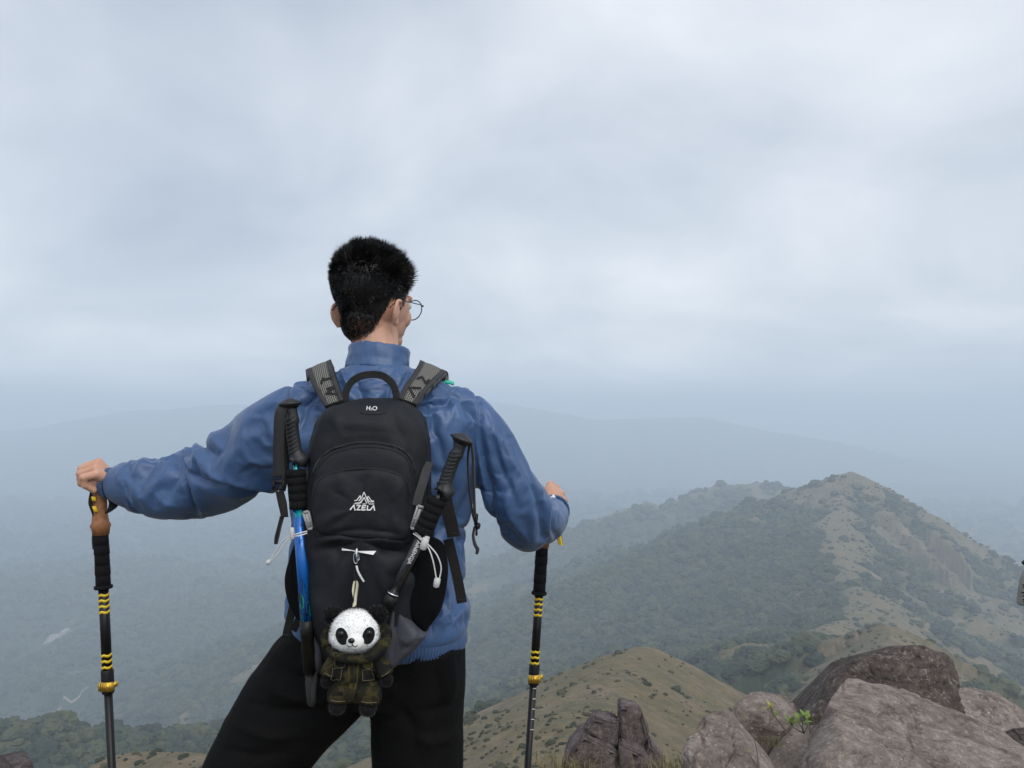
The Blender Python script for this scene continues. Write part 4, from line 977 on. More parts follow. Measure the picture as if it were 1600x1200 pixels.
# wrist straps: left loop hangs both sides of the grip, right one shows its yellow end
link('wrist_strap', ribbon_mesh([P(146,768,1.775),P(144,785,1.77),P(148,800,1.775),P(150,815,1.78),P(147,840,1.78),P(149,858,1.78)], [(.004,.02,0),(.006,.02,0),(.006,.016,0),(.002,.014,0),(.002,.014,0),(.006,.012,0)], .0018), strap_m, poleL)
link('wrist_strap', ribbon_mesh([P(170,768,1.79),P(178,782,1.80),P(176,793,1.79),P(167,802,1.785)], [(.016,.016,.004),(.018,.014,.004),(.016,.014,.004),(.006,.014,.004)], .002), strap_m, poleL)
for p0, p1 in (((145.5,776),(147.5,783)), ((147,791),(150,800))):
    link('strap_print', ribbon_mesh([P(p0[0],p0[1],1.762),P((p0[0]+p1[0])/2,(p0[1]+p1[1])/2,1.761),P(p1[0],p1[1],1.764)], (.0075,.004,0), .0014, 8), ystrap_m, poleL)
link('wrist_strap', ribbon_mesh([P(868,820,1.965),P(873,836,1.96),P(876.5,852,1.958)], [(.016,.006,-.003),(.014,.006,-.003),(.011,.006,-.002)], .002), ystrap_m, poleR)
for e_ in (-1, 0, 1):
    link('strap_stitching', stube([P(868+e_*4.4,821,1.9545),P(873+e_*4.0,836,1.9515),P(876.5+e_*3.2,851,1.9505)], .0006, 10, seg=5), strap_m, poleR)
link('wrist_strap', ribbon_mesh([P(858,800,1.985),P(864,812,1.975),P(868,822,1.966)], [(.012,.01,0),(.014,.008,-.002),(.016,.006,-.003)], .0018), strap_m, poleR)
# ------------------------------------------------------------------ daypack
def fabric(name, col, rough=.7, bump=.0012, spec=.3):
    m = NM(name, rough, col, Specular_IOR_Level=spec); a = m.noise(30, 5, .6, .5); w = m.noise(700, 2)
    m.col(m.mix(m.fr(a, .3, .7), tuple(q * .8 for q in col), tuple(q * 1.2 for q in col))); m.bump(a, bump, .6); m.bump(w, .00025, .6); return m.m
pack_m = fabric('pack_nylon', (.0085, .0095, .0135), .66, .0022)
pack2_m = fabric('pack_pocket_stretch', (.0040, .0042, .0050), .9, .001, .1)
grey_m = fabric('grey_base_nylon', (.050, .052, .068), .6, .003)
web_m = fabric('dark_webbing', (.016, .0155, .015), .8, .0006, .2)
greyweb_m = fabric('grey_webbing', (.038, .038, .039), .75, .0006, .25)
zip_m = NM('zip_coil', .6, (.006, .006, .007)).m
silver_m = NM('grey_buckle', .4, (.30, .30, .30)).m
cord_m = NM('white_cord', .8, (.62, .62, .62)).m
toggle_m = NM('toggle_plastic', .5, (.50, .50, .50)).m
print_m = NM('white_logo_print', .6, (.80, .80, .80)).m
black_print_m = NM('black_strap_print', .8, (.004, .004, .004)).m
pack = empty('backpack', P(580, 1040, 1.45))
tag(pack, 'black daypack with white mountain logo worn on the hiker\'s back', 'backpack')
def PO(pts, d): return [tuple(P(x, y, (q[0] if q else d))) for x, y, *q in pts]
FWD = (0, -1, 0)
surf = []                                    # what prints are laid on
main = puff_mesh(PO([(538,629),(560,624),(585,622),(612,624),(640,630),(655,645),(664,665),(671,700),(675,760),(677,820),(678,880),(672,940),(655,1000),(620,1038),(570,1046),(520,1036),(497,1000),(484,940),(478,880),(477,820),(480,760),(487,700),(497,665),(512,645)], 1.455), .085, .06, FWD, 160, 30, .42)
crease(main, [([(487,728),(505,706),(565,690),(630,702),(648,724)], 2.5, -3), ([(500,845),(560,838),(640,848)], 6, 7), ([(492,858),(560,856),(645,866)], 6, -7), ([(510,872),(540,900),(548,940)], 8, 5), ([(530,866),(560,910),(570,950)], 7, -4),
              ([(640,640),(655,680),(660,740)], 10, 4), ([(648,760),(656,800),(650,850)], 8, -5), ([(610,870),(600,905),(604,940)], 9, 4), ([(500,640),(540,660),(600,664)], 14, 2.5), ([(500,680),(560,672),(640,690)], 10, -2), ([(520,640),(528,668),(520,690)], 7, 3), ([(610,640),(620,668),(636,690)], 7, -3), ([(484,760),(496,800),(488,860)], 5, -4), ([(560,880),(566,920),(556,960)], 5, 3), ([(650,880),(630,900),(600,902)], 6, -4)], 2.0)
v = vco(main); setco(main, v + vno(main) * (fbm(v * 11 + 7, 4, .55) * .009)[:, None])
surf.append(main); link('main_compartment', main, pack_m, pack)
lid = puff_mesh(PO([(489,742),(497,722),(515,706),(540,697),(567,693),(600,695),(626,703),(641,718),(647,740),(648,790),(646,846),(600,852),(540,849),(496,842),(489,800)], 1.385), .020, .03, FWD, 140, 16, .32)
v = vco(lid); setco(lid, v + vno(lid) * (fbm(v * 14 + 2, 3) * .003)[:, None]); surf.append(lid); link('front_panel', lid, pack_m, pack)
fp = puff_mesh(PO([(490,772),(496,752),(510,742),(535,735),(565,732),(598,734),(622,741),(635,752),(640,772),(640,805),(637,838),(600,843),(545,840),(498,832),(490,805)], 1.372), .017, .03, FWD, 140, 16, .30)
crease(fp, [([(500,820),(530,800),(545,760)], 8, 3), ([(600,840),(610,800),(604,760)], 9, -3), ([(575,738),(566,756),(568,770)], 6, -2.5), ([(510,838),(560,828),(630,836)], 5, -3), ([(520,760),(536,790),(528,826)], 7, -3), ([(625,760),(612,790),(620,830)], 6, 3)], 1.8)
v = vco(fp); setco(fp, v + vno(fp) * (fbm(v * 13 + 5, 3) * .006)[:, None]); surf.append(fp); link('front_pocket', fp, pack_m, pack)
def bvh_of(meshes):
    V, F, o = [], [], 0
    for q in meshes:
        V += [tuple(x.co) for x in q.vertices]; F += [[i + o for i in p.vertices] for p in q.polygons]; o = len(V)
    return BVHTree.FromPolygons(V, F)
EYE = Vector((0, 0, CAMZ))
def lay(bvh, px, py, lift, far=1.45):
    d = (P(px, py, 1.0) - EYE).normalized(); h = bvh.ray_cast(EYE, d, 6)
    return (h[0] + h[1] * (lift if h[1].dot(d) < 0 else -lift)) if h[0] is not None else P(px, py, far)
PB = bvh_of(surf)
def on_pack(pts, lift=.001): return [lay(PB, x, y, lift) for x, y in pts]
def seam(name, pts, r, mat, parent, lift=.0005, n=60):
    q = catmull(pts, n, closed=False); return link(name, tube_mesh(on_pack(q, lift), r, 6), mat, parent)
seam('zip', [(489,740),(497,721),(515,704.5),(540,695.5),(567,691.5),(600,693.5),(626,701.5),(642,717),(648,738)], .0022, zip_m, pack)
seam('zip_flap', [(491,745),(500,727),(517,711),(541,702.5),(567,699),(600,701),(624,708.5),(638,722),(644,742)], .0010, web_m, pack, .0002)
seam('pocket_seam', [(491,770),(497,752),(511,742),(536,735.5),(565,732),(598,734),(622,741),(634,752),(640,772)], .0013, zip_m, pack)
seam('side_seam', [(664,672),(667,720),(668,780),(668,840),(664,900)], .0011, zip_m, pack)
top_tab = link('top_tab', mesh_from(*(lambda g: ([tuple(lay(PB, x, y, .0012)) for x, y in g[0]], g[1]))(
    ([(562 + 42 * i / 10, 627 + 21 * j / 6 - (3.5 * (abs(i - 5) / 5) ** 4 * j / 6)) for j in range(7) for i in range(11)], np.array([(j * 11 + i, j * 11 + i + 1, (j + 1) * 11 + i + 1, (j + 1) * 11 + i) for j in range(6) for i in range(10)])))), pack_m, pack)
# prints: flat shapes in millimetre-thin sheets that follow the cloth
def strokes_print(name, lines, w, mat, parent, bvh, lift=.0016, closed=False):
    V, F = [], []
    for ln in lines:
        p = np.asarray(ln, float)
        for a, b in zip(p[:-1], p[1:]):
            d = b - a; l = np.hypot(*d); n = np.array([-d[1], d[0]]) / l * w / 2; k = max(2, int(l / 3) + 1); e_ = d / l * w * .35
            a2, b2 = a - e_ * .6, b + e_ * .6; o = len(V)
            for i in range(k + 1):
                q = a2 + (b2 - a2) * i / k
                for s in (-1, 1): V.append(tuple(lay(bvh, *(q + n * s), lift)))
            F += [(o + 2 * i, o + 2 * i + 1, o + 2 * i + 3, o + 2 * i + 2) for i in range(k)]
    return link(name, mesh_from(V, F), mat, parent, smooth=False)
def text_print(name, body, org, ux, vy, mat, parent, bvh, lift=.0016):
    """font outline laid on a surface: org, ux, vy in photo pixels per letter height"""
    cu = bpy.data.curves.new('t', 'FONT'); cu.body = body; cu.resolution_u = 3; o = bpy.data.objects.new('t', cu); C.objects.link(o)
    me = bpy.data.meshes.new_from_object(o.evaluated_get(bpy.context.evaluated_depsgraph_get())); bpy.data.objects.remove(o)
    v = vco(me); w = np.array([tuple(lay(bvh, org[0] + a * ux[0] + b * vy[0], org[1] + a * ux[1] + b * vy[1], lift)) for a, b, _ in v]); setco(me, w)
    return link(name, me, mat, parent, smooth=False)
LX, LY = 568, 0
strokes_print('logo_emblem', [[(555.5,785.5),(563.0,785.5),(569.5,769.0),(576.0,786.0)], [(564.0,786.3),(569.6,777),(573.2,786.3)], [(567.2,787.3),(571.5,787.3)],
                              [(553.5,787.2),(562.0,787.2)], [(554.2,782.0),(557.5,781.6),(562.5,774.5),(563.6,778.6),(560.8,782.5)],
                              [(577.0,787.2),(584.5,787.2)], [(584.0,782.6),(580.5,782.2),(575.4,775.2),(574.0,778.0),(577.5,783.8),(584.5,784.0)]], 1.25, print_m, pack, PB)
strokes_print('logo_lettering', [[(547.5,796.2),(553.2,789.2),(554.8,796.8)], [(557.6,789.8),(563.6,789.8),(557.2,796.4),(563.4,796.4)], [(572.2,789.9),(566.6,789.9),(565.6,796.6),(571.4,796.6)], [(566.3,793.2),(571.0,793.2)],
                                 [(574.8,789.9),(573.9,796.7),(578.6,796.7)], [(579.0,796.7),(584.0,789.7),(585.5,797.3)]], 1.75, print_m, pack, PB)
text_print('water_lettering', 'H', (571.8, 641.6), (9.4, .3), (1.4, -9.4), print_m, pack, PB)
text_print('water_lettering', '2', (578.6, 641.9), (5.4, .2), (.4, -5.4), print_m, pack, PB)
text_print('water_lettering', 'O', (581.4, 642.0), (9.8, .3), (1.4, -9.4), print_m, pack, PB)
# side pockets, base panels
rp = puff_mesh(PO([(640,850),(660,838),(690,848),(699,880),(698,915),(690,950),(676,972),(664,985),(645,972),(622,940),(606,915),(622,880)], 1.425), .045, .05, FWD, 120, 20, .45)
crease(rp, [([(650,870),(664,910),(660,950)], 9, 4), ([(680,860),(684,910),(676,950)], 7, -4)], 1.2)
surf2 = rp; link('side_pocket', rp, pack2_m, pack)
gb = puff_mesh(PO([(624,925),(640,952),(664,984),(668,990),(650,1012),(630,1030),(612,1044),(602,1030),(600,1000),(606,960)], 1.412), .038, .05, FWD, 120, 18, .38)
crease(gb, [([(622,935),(614,980),(610,1035)], 4, 5, 1), ([(640,1010),(625,1015),(612,1040)], 4, -4), ([(655,985),(640,1000),(622,1008)], 6, 4)], 1.3)
link('base_panel', gb, grey_m, pack)
lp = puff_mesh(PO([(466,842),(480,838),(500,850),(504,900),(502,945),(494,975),(474,972),(456,945),(448,905),(455,868)], 1.45), .040, .05, FWD, 120, 20, .5)
crease(lp, [([(460,860),(456,900),(466,950)], 5, -4), ([(490,860),(494,900),(488,950)], 7, 4)], 1.2); link('side_pocket', lp, pack2_m, pack)
gl = puff_mesh(PO([(478,955),(494,960),(508,975),(512,1010),(506,1040),(494,1050),(484,1020),(478,985)], 1.44), .035, .04, FWD, 90, 16, .4); link('base_panel', gl, grey_m, pack)
# shoulder straps over the shoulders and down the chest
mesh3_m = NM('spacer_mesh', .8, (.02, .02, .022)); PITCH = 2 * math.pi / .0075
dot = mesh3_m.math('MULTIPLY', mesh3_m.math('SINE', mesh3_m.math('MULTIPLY', mesh3_m.attr('su'), PITCH)), mesh3_m.math('SINE', mesh3_m.math('MULTIPLY', mesh3_m.attr('sv'), PITCH)))
dot = mesh3_m.fr(mesh3_m.math('ABSOLUTE', dot), .40, .55)
mesh3_m.col(mesh3_m.mix(dot, (.010, .010, .011), (.27, .26, .23))); mesh3_m.bump(dot, .0006, .6); mesh3_m = mesh3_m.m
def shoulder_strap(edgeA, edgeB, letters):
    """two edge lines (inner, outer) from the pack top over the shoulder and down the front"""
    n = 48; A_ = spath([P(*q) for q in edgeA], n); B_ = spath([P(*q) for q in edgeB], n); m_ = 9; V = []
    T = np.gradient((A_ + B_) / 2, axis=0); nn_ = np.cross(T, B_ - A_); nn_ /= np.linalg.norm(nn_, axis=1)[:, None]
    if nn_[4].dot((0, -1, .3)) < 0: nn_ = -nn_
    for s, h in ((0, .014), (1, -.001)):
        for i in range(n):
            for j in range(m_):
                f = j / (m_ - 1); V.append(A_[i] + (B_[i] - A_[i]) * f + nn_[i] * (h + (.003 if s == 0 else 0) * math.sin(math.pi * f)))
    F = []
    for s in (0, 1):
        o = s * n * m_
        F += [(o + i * m_ + j, o + i * m_ + j + 1, o + (i + 1) * m_ + j + 1, o + (i + 1) * m_ + j) for i in range(n - 1) for j in range(m_ - 1)]
    for i in range(n - 1):
        for j in (0, m_ - 1): F.append((i * m_ + j, (i + 1) * m_ + j, n * m_ + (i + 1) * m_ + j, n * m_ + i * m_ + j))
    for i in (0, n - 1): F += [(i * m_ + j, i * m_ + j + 1, n * m_ + i * m_ + j + 1, n * m_ + i * m_ + j) for j in range(m_ - 1)]
    me = mesh_from(np.array(V), F); bm = bmesh.new(); bm.from_mesh(me); bmesh.ops.recalc_face_normals(bm, faces=bm.faces[:]); bm.to_mesh(me); bm.free()
    arc = np.r_[0, np.cumsum(np.linalg.norm(np.diff((A_ + B_) / 2, axis=0), axis=1))]
    su = np.tile(np.repeat(arc, m_), 2); sv = np.tile(np.tile(np.linspace(0, 1, m_), n) * np.repeat(np.linalg.norm(B_ - A_, axis=1), m_), 2)
    for nm_, val in (('su', su), ('sv', sv)):
        q_ = me.attributes.new(nm_, 'FLOAT', 'POINT'); q_.data.foreach_set('value', val.astype(np.float32))
    st = link('shoulder_strap', me, mesh3_m, pack)
    for E, O in ((A_, B_), (B_, A_)):
        w = (E - O) / np.linalg.norm(E - O, axis=1)[:, None]
        bd = ribbon_mesh(E - w * .0045 + nn_ * .0148, w * .010, .003, n); link('edge_binding', bd, greyweb_m, st)
    strokes_print('strap_lettering', letters, 3.6, black_print_m, st, bvh_of([me]), .0012)
    return st
shoulder_strap([(541,632,1.455),(534,612,1.475),(527,592,1.505),(523,579,1.56),(521,573,1.62),(517,590,1.72),(512,680,1.77),(505,760,1.78),(495,800,1.77)],
               [(512,642,1.455),(502,625,1.475),(492,607,1.505),(487,593,1.56),(484,588,1.62),(480,602,1.72),(476,690,1.76),(474,765,1.77),(470,805,1.76)],
               [[(511,608),(525,603.5)], [(509.5,615.5),(532,616)], [(512,614),(526,604)], [(502,600),(505.5,591)], [(505.5,594),(518,591)]])
shoulder_strap([(622,630,1.455),(630,612,1.475),(642,595,1.505),(650,581,1.56),(653,574,1.62),(657,590,1.72),(662,680,1.77),(668,760,1.78),(675,800,1.77)],
               [(650,640,1.455),(661,624,1.475),(676,608,1.505),(688,596,1.56),(693,591,1.62),(697,606,1.72),(700,690,1.76),(702,765,1.77),(704,805,1.76)],
               [[(647.5,621),(639.5,606.5),(657,607)], [(652,592.5),(659.5,589.5),(664.5,599.5),(671,594)]])
# grab handle
hp = catmull([(540,628),(541,612),(549,597),(563,588),(580,585),(597,587),(611,597),(618,611),(620,630)], 40, closed=False)
ctr = np.array([580, 632]); hd = 1.455 - .018 * np.sin(np.linspace(0, np.pi, 40))
link('grab_handle', ribbon_mesh([P(a[0], a[1], d) for a, d in zip(hp, hd)], [tuple((P(*(a + (a - ctr) / np.linalg.norm(a - ctr) * 5.5), d) - P(*(a - (a - ctr) / np.linalg.norm(a - ctr) * 5.5), d + .006))) for a, d in zip(hp, hd)], .0024, 60), greyweb_m, pack, smooth=False)
# loose webbing and buckles
def web(pts, w, mat=web_m, name='webbing_strap', thick=.0018):
    p3 = [P(*q) for q in pts]; nn_ = []
    for i in range(len(p3)):
        t = (p3[min(i + 1, len(p3) - 1)] - p3[max(i - 1, 0)]); q = Vector((-t.z, 0, t.x)).normalized() * w; nn_.append(tuple(q))
    return link(name, ribbon_mesh(p3, nn_, thick, 30), mat, pack, smooth=False)
web([(692,752,1.44),(698,790,1.43),(704,815,1.425),(709,839,1.425)], .024)
web([(700,842,1.46),(707,870,1.455),(715,905,1.45),(722,942,1.45)], .019)
web([(670,722,1.41),(662,750,1.385),(655,772,1.375),(651,790,1.37)], .016, greyweb_m)
web([(462,930,1.46),(456,955,1.455),(449,985,1.455),(447,1000,1.46)], .015)
web([(474,950,1.44),(466,970,1.44),(458,985,1.45)], .014)
web([(480,735,1.40),(480,765,1.40),(481,795,1.40)], .006, greyweb_m)
link('stitching', box_mesh(P(448.5, 992, 1.452), (.013, .0012, .0012)), greyweb_m, pack)
link('stitching', box_mesh(P(719.5, 937, 1.4485), (.017, .0012, .0010)), greyweb_m, pack)
link('stitching', box_mesh(P(706.5, 833, 1.4235), (.018, .0012, .0010)), greyweb_m, pack)
def buckle(p0, p1, w, d):
    a, b = P(*p0, d), P(*p1, d); t = (b - a); q = Vector((-t.z, 0, t.x)).normalized(); bk = empty('buckle', (0, 0, 0)); C.objects.unlink(bk); bpy.data.objects.remove(bk)
    frame = join([tube_mesh([a - q * w, b - q * w * .8], .0022, 8), tube_mesh([a + q * w, b + q * w * .8], .0022, 8), tube_mesh([a - q * w, a + q * w], .0026, 8), tube_mesh([b - q * w * .8, b + q * w * .8], .0028, 8), tube_mesh([a.lerp(b, .55) - q * w, a.lerp(b, .55) + q * w], .0024, 8), tube_mesh([a.lerp(b, .1), a.lerp(b, .9)], .0030, 8)])
    link('buckle', frame, silver_m, pack)
buckle((478, 800), (485, 826), .005, 1.375)
buckle((658, 792), (646, 826), .006, 1.36)
link('strap_keeper', puff_mesh(PO([(478,830),(494,822),(497,838),(480,838)], 1.385), .006, .006, FWD, 40, 6, .3, sharp=True), greyweb_m, pack)
# cord loops with toggles at the side pockets
def cord(pts, r=.0012, n=40): return link('cord', stube([P(*q) for q in pts], r, n, seg=7), cord_m, pack)
cord([(480,830,1.37),(468,833,1.365),(456,837,1.365),(444,843,1.37),(434,856,1.375),(424,872,1.38),(421,877,1.38)])
cord([(480,833,1.37),(468,837,1.365),(456,839,1.365),(447,846,1.365),(437,861,1.37),(427,873,1.375),(422,878,1.38)])
def toggle(name, p0, p1, r, d):
    a, b = P(*p0, d), P(*p1, d); return link(name, lathe_mesh(a, b, [(0, r * .6), (.08, r * .95), (.5, r), (.92, r * .9), (1, r * .55), (1.001, .0005)], 16), toggle_m, pack)
toggle('cord_toggle', (456, 824), (457, 843), .0042, 1.362); toggle('cord_end', (422, 876), (416, 881), .0042, 1.38)
cord([(646,834,1.345),(652,838,1.34),(659,845,1.337),(662,850,1.337)]); cord([(649,832,1.345),(656,838,1.34),(662,846,1.337)])
cord([(664,846,1.337),(673,855,1.335),(682,866,1.335),(688,880,1.338),(689,892,1.34),(686,906,1.342)])
cord([(666,850,1.337),(672,862,1.335),(677,878,1.336),(680,894,1.34),(682,906,1.342)])
toggle('cord_toggle', (666, 840), (660, 859), .0066, 1.335); toggle('cord_button', (668, 838), (666.5, 843), .0045, 1.335); toggle('cord_end', (684, 903), (681, 918), .0058, 1.342)
# reflective bow, clip and hook on the lower front
seamd = lambda pts, r, n=30: tube_mesh(on_pack(catmull(pts, n, closed=False), .0015), r, 6)
link('reflective_bow', mesh_from([tuple(lay(PB, x, y, .004)) for x, y in [(534,857.5),(534.5,861.5),(552,861.2),(552,860.0),(558,860.2),(558,861.6),(583,866.8),(586.5,862.0),(558,860.4)]], [(0,1,2,3),(3,2,5,4),(4,5,6,7)]), print_m, pack, smooth=False)
link('teal_loop', ribbon_mesh([P(694,597.5,1.60),P(701,597,1.60),P(709,600,1.61)], [(.0,.006,.006)] * 3, .003, 12), NM('teal_plastic', .5, (.03, .45, .33)).m, pack)

# ------------------------------------------------------------------ poles stowed on the pack
gripm = NM('grip_rubber', .55, (.014, .015, .017)).m
bluesh = NM('blue_lacquer', .25, (.003, .115, .44), Metallic=.3, Coat_Weight=.5)
zc_ = bluesh.n('ShaderNodeSeparateXYZ'); bluesh.l(bluesh.co(), zc_.inputs[0])
band_n = bluesh.noise(1, 3, .6, 1.5, bluesh.mapped((160, 160, 26), (.5, .9, 0)))
inks = bluesh.math('MULTIPLY', bluesh.fr(band_n, .52, .54), bluesh.math('MAXIMUM', bluesh.fr(zc_.outputs[2], 1.130, 1.120), bluesh.fr(zc_.outputs[2], 1.212, 1.220)))
teal = bluesh.math('MULTIPLY', bluesh.fr(bluesh.noise(1, 2, .5, 1.0, bluesh.mapped((120, 120, 30), (.9, .5, 0))), .50, .52), bluesh.math('MAXIMUM', bluesh.fr(zc_.outputs[2], 1.100, 1.094), bluesh.fr(zc_.outputs[2], 1.236, 1.242)))
bluesh.col(bluesh.mix(inks, bluesh.mix(teal, (.003, .115, .44), (.02, .42, .45)), (.004, .004, .006))); bluesh = bluesh.m
def stowed(label, pts, d, shaft, name='stowed_trekking_pole'):
    """pts: knob, guard, foam end, shaft end, tip in photo pixels"""
    root = empty(name, P(*pts['tip'], d)); tag(root, label, 'trekking pole', 'folded trekking poles on the pack')
    k0, g0, f0, s0, t0 = (P(*pts[q], d if q != 'tip' else d + .02) for q in ('knob', 'guard', 'foam', 'shaft', 'tip'))
    ax = (g0 - k0).normalized(); side = Vector((-ax.z, 0, ax.x))
    if side.x < 0: side = -side
    # grip: flaring head, finger hollows, guard
    rows = [(.02, .010, 0), (.04, .0125, 0), (.10, .0128, .0), (.17, .0112, .0015), (.23, .0116, .002), (.27, .0132, .0015), (.31, .0136, .001), (.36, .0122, .0), (.55, .0124, 0), (.78, .0128, .001), (.88, .0138, .003), (.93, .0172, .005), (.97, .0205, .006), (.985, .0190, .006), (1.0, .009, .002)]
    grip = link('grip', tube_mesh([k0.lerp(g0, t) + side * o for t, r, o in rows], [r * .93 for t, r, o in rows], 24), gripm, root)
    rid = []
    for i in range(9):
        c = k0.lerp(g0, .27 + .07 * i); rid.append(stube([c - side * .009 - Vector((0, .0092, .002)), c - Vector((0, .0128, 0)), c + side * .008 - Vector((0, .0104, -.005))], .0015, 8, seg=6))
    tag(link('grip_ridges', join(rid), gripm, grip), kind='stuff')
    knob = link('knob', lathe_mesh(k0 - ax * .012, k0 + ax * .010, [(.1, .002), (.25, .010), (.45, .0180), (.58, .0215), (.66, .0212), (.8, .016), (1, .0125), (1.001, .002)], 28), gripm, grip)
    link('neck_rod', tube_mesh([g0, g0.lerp(f0, .4)], .0062, 16), shaft['m'], root)
    prof = [];  n = 5; a0 = .16
    for i in range(n): prof += [(a0 + (i / n) * (1 - a0), .0165), (a0 + ((i + .9) / n) * (1 - a0), .0170), (a0 + ((i + .96) / n) * (1 - a0), .0152)]
    prof = [(a0 - .005, .007)] + prof + [(1.0, .015), (1.001, .005)]
    link('foam_sleeve', lathe_mesh(g0, f0, prof, 28), foam_m, root)
    link('shaft', lathe_mesh(f0, s0, [(-.01, shaft.get('r', .0100)), (1, shaft.get('r', .0100) * .98), (1.001, .003)], 28), shaft['m'], root)
    link('joint', lathe_mesh(s0, s0.lerp(t0, shaft.get('j', .55)), [(-.02, .0118), (.3, .0124), (.31, .0112), (.62, .0120), (.63, .0110), (1, .0112), (1.001, .003)], 24), black_m, root)
    return root, k0, g0, f0, s0, t0, side
bp, k0, g0, f0, s0, t0, sd_ = stowed('folded trekking pole with blue lacquered shaft strapped to the left of the pack', dict(knob=(453,630), guard=(462,722), foam=(467,795), shaft=(478.5,970), tip=(487,1104)), 1.395, dict(m=bluesh, j=.60, r=.0112))
rub_m = fabric('dark_grey_rubber', (.035, .034, .034), .8, .002, .2)
a1 = s0.lerp(t0, .60); link('rubber_tip', tube_mesh([a1, s0.lerp(t0, .72), s0.lerp(t0, .86), s0.lerp(t0, .97), t0], [.0075, .0095, .0090, .0080, .003], 8, flat=.7), rub_m, bp)
link('tip_fold', puff_mesh(PO([(486,1075),(494,1048),(496,1060),(492,1095),(487,1104)], 1.40), .006, .004, FWD, 40, 6, .4, sharp=True), rub_m, bp)
link('wrist_strap', ribbon_mesh([P(443,634,1.385),P(437,650,1.375),P(435,700,1.372),P(435,745,1.372)], (.018,.004,0), .0025, 30), strap_m, bp)
link('wrist_strap', ribbon_mesh([P(446,640,1.40),P(447,690,1.40),P(446,740,1.40),P(441,768,1.39)], (.010,.006,0), .002, 30), strap_m, bp)
link('strap_buckle', join([box_mesh(P(436,753,1.368), (.021,.006,.006), None, .0015), box_mesh(P(436,763,1.368), (.022,.007,.005), None, .0015), box_mesh(P(428,758,1.368), (.004,.007,.017), None, .001), box_mesh(P(443,758,1.368), (.004,.007,.017), None, .001)]), black_m, bp)
link('wrist_strap', ribbon_mesh([P(437,768,1.372),P(441,785,1.375),P(445,808,1.378)], [(.014,.003,0),(.015,.004,0),(.012,.004,0)], .002, 20), strap_m, bp)
link('strap_tail', ribbon_mesh([P(441,806,1.378),P(437,822,1.38),P(433,838,1.384),P(431,850,1.388)], [(.006,.006,0),(.005,.008,0),(.006,.007,0),(.005,.004,0)], .002, 20), strap_m, bp)
kp, k1, g1, f1, s1, t1, sd2 = stowed('folded black trekking pole with white lettering tucked slantwise across the right of the pack', dict(knob=(722,685), guard=(689,768), foam=(660,834), shaft=(613,930), tip=(588,985)), 1.350, dict(m=NM('black_shaft_lacquer', .3, (.012, .013, .015), Coat_Weight=.3).m, j=.9))
link('joint_ring', lathe_mesh(f1.lerp(s1, .955), f1.lerp(s1, .985), [(0, .0108), (.5, .0122), (1, .0108), (1.001, .003)], 24), steel_m, kp)
shm = [o for o in kp.children if o.name.startswith('shaft')][0].data
SB = bvh_of([shm]); dx, dy = (613 - 660) / 107., (930 - 834) / 107.
text_print('lettering', 'AINENGJA', (653.3, 844.5), (dx * 8.6, dy * 8.6), (-dy * -8.2, dx * -8.2 * -1 * -1), white_m, kp, SB, .0006)
strokes_print('small_print', [[(631.6 + dx * (5.6 * k), 889.5 + dy * (5.6 * k)), (631.6 + dx * (5.6 * k) + dy * q, 889.5 + dy * (5.6 * k) - dx * q)] for k, q in enumerate((3.6, 2.6, 3.4, 3.0, 3.6, 2.4))], 1.3, greyweb_m, kp, SB, .0006)
link('wrist_strap', stube([P(736,690,1.352),P(739,712,1.352),P(740,745,1.356),P(741,780,1.36),P(742,806,1.36)], .0026, 40, seg=8, flat=2.2), strap_m, kp)
link('wrist_strap', stube([P(734,692,1.36),P(731,720,1.37),P(733,760,1.37),P(738,800,1.365),P(743,818,1.362)], .0022, 40, seg=8, flat=2.2), strap_m, kp)
link('strap_buckle', join([box_mesh(P(744,812,1.36), (.006,.006,.022), Matrix.Rotation(R(6),3,'Y'), .0015), box_mesh(P(746.5,822,1.36), (.009,.008,.012), Matrix.Rotation(R(20),3,'Y'), .002), box_mesh(P(744.5,832,1.36), (.004,.005,.012), None, .001)]), black_m, kp)
link('strap_tail', ribbon_mesh([P(742,822,1.362),P(739.5,836,1.365),P(742,850,1.365),P(746,858,1.365),P(745,866,1.365)], [(.003,.008,0),(.003,.008,0),(.005,.006,0),(.006,.004,0),(.004,.003,0)], .0018, 24), strap_m, kp)
# ------------------------------------------------------------------ panda plush hanging from the pack
PD = 1.285; PS = PD / FOC
plush_w = NM('white_plush', .95, (.90, .90, .89), Sheen_Weight=.3).m
plush_k = NM('black_plush', .95, (.010, .010, .011), Sheen_Weight=.1, Specular_IOR_Level=.1).m
shine_m = NM('eye_bead', .08, (.006, .006, .007)).m
camo = NM('camouflage_cotton', .9, Specular_IOR_Level=.15)
cn = camo.noise(34, 3, .5, .8)
camo_col = camo.ramp(cn, [(.40, (.009, .0095, .0085)), (.46, (.017, .016, .010)), (.52, (.040, .033, .014)), (.60, (.021, .020, .012))])
camo.t.nodes['Color Ramp'].color_ramp.interpolation = 'CONSTANT'
camo.col(camo_col); camo.bump(camo.noise(60, 3), .002, .6); camo = camo.m
olive_m = fabric('olive_tape', (.062, .052, .016), .85, .0004, .15); thread_m = NM('pale_thread', .9, (.13, .11, .065)).m
panda = empty('panda_plush', P(555, 1112, PD)); tag(panda, 'small panda plush in a camouflage jumpsuit hanging from the black pack', 'plush toy')
def PX(px, py, dy=0.0): return P(px, py, PD + dy)
def pell(c, r, rot=None, sub=4, dy=0.0): return ellipsoid(PX(c[0], c[1], dy), (r[0] * PS, r[2] if len(r) > 2 else r[0] * PS, r[1] * PS), rot, sub)
